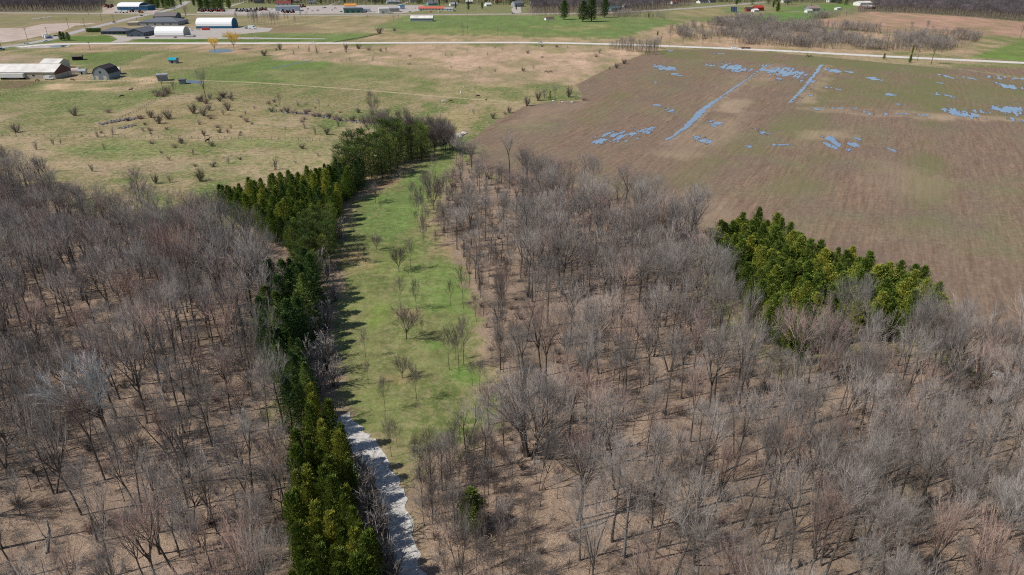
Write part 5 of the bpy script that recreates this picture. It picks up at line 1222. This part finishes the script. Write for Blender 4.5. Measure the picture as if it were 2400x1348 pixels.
vehicle('pickup', 1721, 113.4, 176, 'white', 'white pickup truck pulling a trailer on the pale road', 'truck'); vehicle('car', 62, 103.4, 25, 'white', 'white car on the side road near the junction')
vehicle('pickup', 109, 98.6, 15, 'white', 'white pickup parked below the campers at the junction', 'truck'); vehicle('van', 114, 90, 60, 'white', 'big white camper parked at the lawn island', 'camper', s=1.15); vehicle('van', 107, 87, 70, 'white', 'second white camper behind the big one', 'camper')
vehicle('pickup', 117, 90.5, 20, 'blue', 'blue pickup parked among the campers', 'truck'); vehicle('car', 131, 85.4, 30, 'dark', 'dark car parked behind the campers'); vehicle('car', 268, 53, 60, 'dark', 'dark car driving up the side road'); vehicle('car', 332, 37.4, 65, 'dark', 'dark car waiting where the side road meets the highway')
vehicle('pickup', 306, 54.4, 40, 'dark', 'dark pickup parked by the beige canopy', 'truck', s=1.3); vehicle('van', 447, 72.6, 0, 'white', 'white box van between the two white domes', 'van'); vehicle('van', 592, 68.4, 0, 'white', 'white camper right of the blue-based dome', 'camper', s=1.5); vehicle('car', 578, 67.4, 10, 'blue', 'blue car next to the camper by the blue-based dome')
vehicle('car', 437, 55.6, 10, 'dark', 'dark car under the russet bare tree'); vehicle('car', 1203, 32.4, 0, 'dark', 'dark car turning off the highway at the wide driveway'); vehicle('pickup', 3, 118, 30, 'blue', 'blue truck at the photo edge by the junction', 'truck', s=1.2); vehicle('van', 116, 187, 0, 'white', 'white motorhome parked in front of the beige barn', 'camper')
for i, (px, py, pc, lb) in enumerate([(733, 26.6, 'silver', 'silver car parked left in the station lot'), (745, 25, 'dark', 'dark car parked in the middle of the station lot'), (762, 19, 'dark', 'dark car parked high in the station lot'), (756, 19.4, 'silver', 'silver car beside the dark one high in the station lot'), (800, 28.6, 'dark', 'dark car at the corner of the green station'), (876, 29, 'white', 'white car between the two shops'), (986, 24.8, 'teal', 'teal car parked at the motel start'), (1066, 27, 'dark', 'dark car at the motel end'),
                                     (690, 18, 'red', 'red car behind the showroom'), (1230, 8, 'dark', 'dark car in front of the grey house'), (1218, 26, 'white', 'white car on the wide driveway'), (1932, 24, 'blue', 'blue car beside the grey farmhouse'), (272, 29, 'dark', 'dark car at the blue building corner'), (652, 31, 'silver', 'silver car at the showroom road edge'), (708, 28, 'white', 'white car right of the showroom'), (722, 22, 'blue', 'blue car between the showroom and the station lot'), (778, 24, 'white', 'white car in the station lot near the green building'), (786, 20, 'red', 'red car in the station lot near the orange roof'), (960, 28, 'silver', 'silver car right of the pale store'), (972, 20, 'white', 'white car by the blue-roofed shop'), (636, 22, 'white', 'white car at the end of the machine rows'), (1010, 29, 'red', 'red car in front of the motel middle'), (1030, 29, 'white', 'white car in front of the motel right half'), (410, 89, 'silver', 'silver car parked at the first white dome'), (345, 90, 'dark', 'dark car parked at the slate hall gable'), (600, 90, 'white', 'white car on the long paved strip'), (320, 28, 'white', 'white car right of the trailers at the blue building'), (340, 27, 'silver', 'silver car below the blue annex')]):
    vehicle('car', px, py, RN.choice((0, 40, 75, 90)), pc, lb)
# trailers
def trailer(name, px1, px2, py, label, col, h=2.8, z0=1.15, cat='trailer', wheels=True, wdt=2.5):
    loc, rz, L = front((px1, py), (px2, py)); o = empty(name, (*loc, .06), rz, label, cat)
    b = MB(); b.box(0, L, 0, wdt, z0, z0 + h); b.build('body', col, o)
    b = MB(); b.box(.02, L - .02, -.02, -.003, z0 + .05, z0 + .2); b.box(L*.05, L*.95, .5, 2, z0 - .25, z0 - .004); b.build('chassis', P_DARK, o)
    if wheels:
        for x in (L*.1, L*.17, L*.84):
            for y in (.25, wdt - .25): m = MB(); m.tube([(x, y - .2, .5), (x, y + .2, .5)], [.5, .5], 12); m.build('wheel', P_BLACK, o)
    return o
trailer('semi_trailer', -2, 56, 187, 'long white semi trailer parked along the beige barn', P_WHITE); trailer('flatbed_trailer', 1738, 1759, 114.6, 'flatbed trailer loaded with brown brush behind the white pickup', P_RUST, .5, .7)
trailer('box_trailer', 268, 284, 30, 'white box trailer left in front of the blue building', P_WHITE, 2.4); trailer('box_trailer', 287, 299, 30.6, 'white box trailer right in front of the blue building', P_WHITE, 2.4)
trailer('shipping_container', 473, 490, 71, 'rust red container in front of the blue-based dome', P_RED, 2.6, .02, 'container', False); trailer('shipping_container', 432, 453, 87, 'low dark concrete box at the dome end', P_CONC, 1.2, .02, 'container', False, 6)
# tractors and machines in the lots
tb = MB(); tb.prism([(-1.2, .7), (-1.2, 1.5), (.1, 1.5), (1.9, 1.35), (1.95, .7)], -.45, .45)
tc = MB(); tc.prism([(-1.15, 1.504), (-1.0, 2.6), (.1, 2.6), (.25, 1.504)], -.6, .6)
tw1 = MB(); tw2 = MB()
TW = []
for x, s, r in ((-.7, -1, .8), (-.7, 1, .8), (1.4, -1, .5), (1.4, 1, .5)): m = MB(); m.tube([(x, s*.55, r), (x, s*.98, r)], [r, r], 14); TW.append(m.mesh('wheel', P_BLACK))
tbm, tcm = tb.mesh('hood'), tc.mesh('cab', P_GLASS); tbm.materials.append(None)
MACH = [(468, 27, 'red'), (475, 28, 'red'), (481, 26, 'red'), (489, 27, 'orange'), (496, 28, 'red'), (503, 26, 'red'), (511, 27.4, 'red'), (518, 26, 'red'), (524, 27.4, 'red'), (557, 27, 'grey'), (565, 28, 'grey'), (572, 26.4, 'grey'), (580, 28, 'grey'), (588, 27, 'grey'), (597, 28, 'grey'), (604, 25, 'red'), (610, 26, 'red'), (617, 24, 'red'), (624, 25, 'red'), (663, 29, 'red'), (672, 31, 'red'), (679, 30.6, 'red'), (687, 30, 'red'), (712, 17, 'red'), (704, 18, 'red'),
        (249, 17, 'orange'), (256, 18.6, 'orange'), (262, 16.6, 'red'), (310, 28.6, 'orange'), (330, 30, 'orange')]
MC = {'red': P_RED, 'orange': plain('orange_paint', (.75, .2, .05)), 'grey': P_METAL}
for px, py, c in MACH:
    x, y = G(px, py); lot = 'by the blue building' if px < 340 else 'in front of the dark pines' if px < 640 else 'around the showroom'
    o = empty('tractor', (x, y, .05), RN.uniform(0, 6.28), f'small {c} tractor parked {lot}', 'tractor', f'{c} tractors parked {lot}'); o.scale = (1.9, 1.9, 1.9)
    b = link('hood', tbm, o); b.material_slots[0].link = 'OBJECT'; b.material_slots[0].material = MC[c]
    link('cab', tcm, o)
    for m in TW: link('wheel', m, o)
# utility poles
pm = MB(); pm.tube([(0, 0, -.3), (0, 0, 11)], [.19, .12], 8); pmm = pm.mesh('pole', P_WOOD); cm_ = MB(); cm_.box(-1.2, 1.2, -.06, .06, 10, 10.14); cm_.box(-1.1, 1.1, .065, .18, 9.2, 9.32); cmm = cm_.mesh('crossarm', P_WOOD)
POLES = [(65, 95, 64, 'by the pale lot, nearest the junction'), (111, 80.5, 63, 'beside the pale lot above the campers'), (161, 66, 42, 'at the top of the pale lot'), (200, 67.5, 42, 'at the hedge by the side road'), (239, 50, 32, 'left of the side road above the hedge'), (266, 48, 33, 'close to the dark car on the side road'), (321, 48, 34, 'by the beige canopy'), (212, 118, 99, 'on the verge of the pale road at the pasture'), (5, 118, 96, 'at the photo edge by the blue truck'), (1095, 41, 15, 'on the green field edge by the highway'), (208, 36, 20, 'along the highway at the dark wood'), (412, 38, 22, 'at the corner where the side road meets the highway')]
for px, py, pt, lb in POLES:
    x, y = G(px, py); k = max(.7, min(1.6, top_h(px, py, pt)/11)); o = empty('utility_pole', (x, y, 0), RN.uniform(0, .6), 'wooden utility pole ' + lb, 'utility pole'); o.scale = (1.25, 1.25, k)
    link('pole', pmm, o); link('crossarm', cmm, o)
# fences of posts and wire
po = MB(); po.tube([(0, 0, -.2), (.02, 0, 1.35)], [.085, .07], 6); pom = po.mesh('post', P_WOOD)
def fence(px, label, step=3.2, h=1.0):
    pts = GP(px); line = resample(pts, step); line = line[:100]; o = empty('fence', (line[0][0], line[0][1], 0), 0, label, 'fence')
    for x, y in line:
        p = link('post', pom, o); p.location = (x - line[0][0] + RN.gauss(0, .05), y - line[0][1] + RN.gauss(0, .05), 0); p.scale = (1.25, 1.25, h*RN.uniform(.9, 1.1)); p.rotation_euler = (RN.gauss(0, .04), RN.gauss(0, .04), 0)
    for z in (.45, .8, 1.15):
        wv = MB(); wv.tube([(x - line[0][0], y - line[0][1], z*h) for x, y in line], [.012]*len(line), 3); wv.build('wire', P_METAL, o)
fence([(248, 322), (450, 325), (700, 329), (850, 334)], 'post and wire fence across the meadow above the evergreen block'); fence([(-10, 318), (120, 321), (246, 322)], 'post and wire fence at the left end of the meadow line', 3.6)
fence([(205, 312), (260, 290), (320, 262), (365, 236), (395, 228)], 'slanting post fence up the pasture past the dark bushes'); fence([(-20, 232), (60, 205), (108, 194), (150, 190)], 'curved fence round the dark yard in front of the barn')
fence([(200, 196), (275, 190.5), (375, 193), (420, 200)], 'post fence below the gambrel barn', 3.); fence([(255, 157), (300, 147), (330, 133), (366, 120)], 'slanting fence between green paddocks below the road', 4.); fence([(150, 118), (250, 116.5), (370, 116), (460, 118)], 'fence along the paddock top near the pale road', 5.)
fence([(425, 161), (510, 150), (600, 133)], 'fence slanting from the teal-roofed shed toward the pond', 4.5); fence([(610, 138), (700, 138.5), (800, 143), (910, 148), (1010, 153)], 'long fence between green pasture and dry grass', 4.5)
# stones
def stone_mesh(seed, r=1.):
    R = random.Random(seed); m = bpy.data.meshes.new('boulder'); v = []; f = []
    n, k = 9, 5
    for i in range(k + 1):
        th = math.pi*i/k
        for j in range(n): ph = 2*math.pi*j/n; q = r*R.uniform(.78, 1.12); v.append((q*math.sin(th)*math.cos(ph), q*math.sin(th)*math.sin(ph), q*.6*math.cos(th) + .25*r))
    for i in range(k):
        for j in range(n): f.append((i*n + j, (i+1)*n + j, (i+1)*n + (j+1) % n, i*n + (j+1) % n))
    m.from_pydata(v, [], f); m.update(); return m
M_STONE = plain('pale_fieldstone', (.58, .53, .46)); M_STONED = plain('dark_fieldstone', (.22, .20, .185)); STM = [stone_mesh(i) for i in range(4)]
for m in STM: m.materials.append(M_STONE)
for i, (px, py, s, lb) in enumerate([(1076, 318, 1.9, 'largest pale boulder of the heap at the field corner'), (1083, 316, 1.5, 'middle pale boulder of the heap at the field corner'), (1090, 314, 1.3, 'rightmost pale boulder of the heap at the field corner'), (1080, 321, 1.1, 'front pale boulder of the heap at the field corner'), (1086, 312, 1.2, 'topmost pale boulder of the heap at the field corner'), (2338, 882, 1.5, 'round whitish boulder in the clearing at the field edge'), (1297, 237, 1.0, 'pale stone under the bush clump'), (1340, 240, .9, 'pale stone at the end of the bush clump'), (1318, 239, .8, 'pale stone between two others under the bush clump')]):
    x, y = G(px, py); o = link('boulder', STM[i % 4]); o.location = (x, y, 0); o.scale = (s, s, s*.8); o.rotation_euler = (0, 0, i*1.3); tag(o, lb, 'boulder')
def heap(name, px, n, wd, s0, s1, mat, seed, label):
    R = random.Random(seed); m = MB(); pts = resample(GP(px), .5)
    for i in range(n):
        x, y = R.choice(pts); x += R.gauss(0, wd); y += R.gauss(0, wd); s = R.uniform(s0, s1); k = STM[i % 4]
        a = R.uniform(0, 6.28); c_, s_ = math.cos(a), math.sin(a)
        m.add([(x + (p.co.x*c_ - p.co.y*s_)*s, y + (p.co.x*s_ + p.co.y*c_)*s, p.co.z*s*R.uniform(.7, 1.1)) for p in k.vertices], [tuple(f.vertices) for f in k.polygons])
    tag(m.build(name, mat), label, 'stones', kind='stuff')
heap('rubble', [(665, 264), (700, 266), (760, 275), (800, 282), (870, 290), (955, 299)], 420, .7, .3, .8, M_STONED, 1, 'row of dark fieldstones and brush across the pasture')
heap('rubble', [(245, 290), (275, 284), (318, 279)], 120, 1.2, .3, 1.1, M_STONED, 2, 'grey rocks strewn beside the pasture bushes'); heap('rubble', [(82, 45), (100, 43), (120, 40.6)], 160, 1.4, .5, 1.4, M_STONE, 3, 'pale rubble heap on the far pasture'); heap('rubble', [(1285, 240), (1330, 242), (1360, 239)], 40, .9, .2, .45, M_STONED, 4, 'small stones along the field edge under the bush clump')
heap('rubble', [(282, 302), (300, 297), (310, 295)], 60, .8, .3, .8, M_STONED, 5, 'dark rocks below the pasture bushes'); heap('rubble', [(220, 180), (285, 182), (340, 172)], 90, 4, .15, .45, M_STONE, 6, 'farm clutter strewn by the gambrel barn')
# brush along the stone row
for i in range(34):
    t = i/33.; pl = resample(GP([(640, 262), (700, 266), (760, 275), (800, 282), (870, 290), (955, 299)]), 1); x, y = pl[int(t*(len(pl)-1))]
    plant('bare_shrub', SHRUB_P[i % 3], x + RN.gauss(0, .8), y + RN.gauss(0, 1), RN.uniform(1.6, 3.6), RN.uniform(0, 6.28), 'low brown bush growing along the stone row', 'bush', 'low brown bushes along the stone row', 1.1)
for i in range(22):
    px = RN.choice((RN.gauss(388, 14), RN.gauss(484, 18), RN.uniform(490, 560))); x, y = G(px, RN.uniform(224, 246) if px > 440 else RN.uniform(216, 228))
    plant('bare_shrub', SHRUB_P[i % 3], x, y, RN.uniform(1.8, 4.), RN.uniform(0, 6.28), 'low brown bush round the foot of the two large pasture trees', 'bush', 'low brown bushes round the two large pasture trees', 1.2)
# fallen logs
lg = MB(); lg.tube([(0, 0, .18), (2.5, .1, .2), (5, -.1, .18), (7, .2, .15)], [.2, .17, .13, .05], 7); lg.tube([(3.2, .05, .2), (4.2, .8, .5), (5, 1.4, .7)], [.07, .05, .02], 5); lgm = lg.mesh('fallen_log', M_BARKP)
for i, (px, py, dg, lb) in enumerate([(110, 1298, 120, 'pale fallen log low in the left wood'), (60, 1062, 150, 'pale fallen log at the left photo edge'), (2040, 1200, 105, 'whitish fallen log leaning in the right wood'), (1330, 1250, 20, 'fallen log left of the pale-trunked tree'), (1690, 1110, 30, 'fallen log in the middle of the right wood'), (2020, 1050, 160, 'fallen log on the litter toward the right'), (410, 1130, 40, 'fallen log below the whitish tree'), (1575, 860, 15, 'fallen log at the open gap under tall trees')]):
    x, y = G(px, py); o = link('fallen_log', lgm); o.location = (x, y, 0); o.rotation_euler = (0, 0, RT(dg)); tag(o, lb, 'log')
# horses
def horse_mesh(grazing):
    me = bpy.data.meshes.new('horse'); V = []; E = []; Rr = []
    def chain(start, pts):
        prev = start
        for p, r in pts:
            V.append(p); Rr.append(r); i = len(V) - 1
            if prev is not None: E.append((prev, i))
            prev = i
        return prev
    chain(None, [((0, 0, 1.15), (.30, .36))]); chest = chain(0, [((.45, 0, 1.15), (.27, .34)), ((.78, 0, 1.2), (.22, .3))]); rump = chain(0, [((-.45, 0, 1.18), (.28, .33)), ((-.8, 0, 1.2), (.24, .28))])
    if grazing: chain(chest, [((1.05, 0, 1.05), (.14, .2)), ((1.3, 0, .7), (.1, .15)), ((1.42, 0, .42), (.09, .13)), ((1.36, 0, .14), (.07, .08))])
    else: chain(chest, [((1.08, 0, 1.5), (.14, .2)), ((1.3, 0, 1.85), (.1, .14)), ((1.45, 0, 1.9), (.1, .13)), ((1.78, 0, 1.68), (.07, .08))])
    for s in (-1, 1):
        chain(chest, [((.72, s*.18, .85), (.11, .12)), ((.74, s*.18, .5), (.06, .07)), ((.72, s*.18, .08), (.05, .06))])
        chain(rump, [((-.78, s*.19, .85), (.13, .16)), ((-.92, s*.19, .55), (.07, .08)), ((-.86, s*.19, .08), (.05, .06))])
    chain(rump, [((-1.06, 0, 1.05), (.05, .06)), ((-1.15, 0, .6), (.06, .05))])
    me.from_pydata(V, E, []); me.update()
    o = bpy.data.objects.new('tmp', me); COL.objects.link(o); md = o.modifiers.new('s', 'SKIN'); sb = o.modifiers.new('sub', 'SUBSURF'); sb.levels = 1; sb.render_levels = 1
    for i, r in enumerate(Rr): me.skin_vertices[0].data[i].radius = r
    me.skin_vertices[0].data[0].use_root = True
    dg = bpy.context.evaluated_depsgraph_get(); m2 = bpy.data.meshes.new_from_object(o.evaluated_get(dg)); bpy.data.objects.remove(o); m2.name = 'horse'; return m2
HM = [horse_mesh(True), horse_mesh(False)]
for m in HM: m.materials.append(None)
H_COL = {'dark': plain('dark_coat', (.035, .025, .02)), 'white': plain('white_coat', (.72, .68, .62)), 'brown': plain('brown_coat', (.12, .06, .035))}
for px, py, dg, c, g, lb in [(287, 229, 200, 'dark', 0, 'dark horse grazing on the left green pasture'), (1080, 221, 100, 'white', 0, 'white horse standing near the worn path'), (1121, 229, 180, 'dark', 0, 'dark horse grazing on the worn path'), (1041, 241, 190, 'white', 0, 'white horse grazing below the worn path'), (1056, 241, 0, 'brown', 0, 'brown horse grazing beside the white one below the path'), (1139, 237, 40, 'brown', 1, 'brown foal below the dark horse on the path'),
                             (307, 214, 20, 'dark', 1, 'dark horse standing by the dark bush on the left pasture'), (1280, 171, 0, 'dark', 0, 'dark animal grazing on dry grass, left of two'), (1291, 171, 180, 'dark', 0, 'dark animal grazing on dry grass, right of two'), (487, 334, 60, 'dark', 1, 'dark animal standing alone near the meadow fence'), (1087, 206, 60, 'white', 0, 'small pale horse behind the standing white one'), (170, 190, 0, 'dark', 0, 'dark horse near the barn fence'), (88, 192, 20, 'dark', 0, 'dark horse in the dark yard by the trailer'),
                             (1892, 134.6, 0, 'dark', 0, 'dark animal on the field verge by the road, left of two'), (1900, 134.8, 180, 'dark', 0, 'dark animal on the field verge by the road, right of two')]:
    x, y = G(px, py); m = HM[g]; o = link('horse', m); o.material_slots[0].link = 'OBJECT'; o.material_slots[0].material = H_COL[c]; s = .8 if 'foal' in lb or 'small' in lb else 1.15
    o.location = (x, y, 0); o.rotation_euler = (0, 0, RT(dg)); o.scale = (s, s, s); tag(o, lb, 'horse')
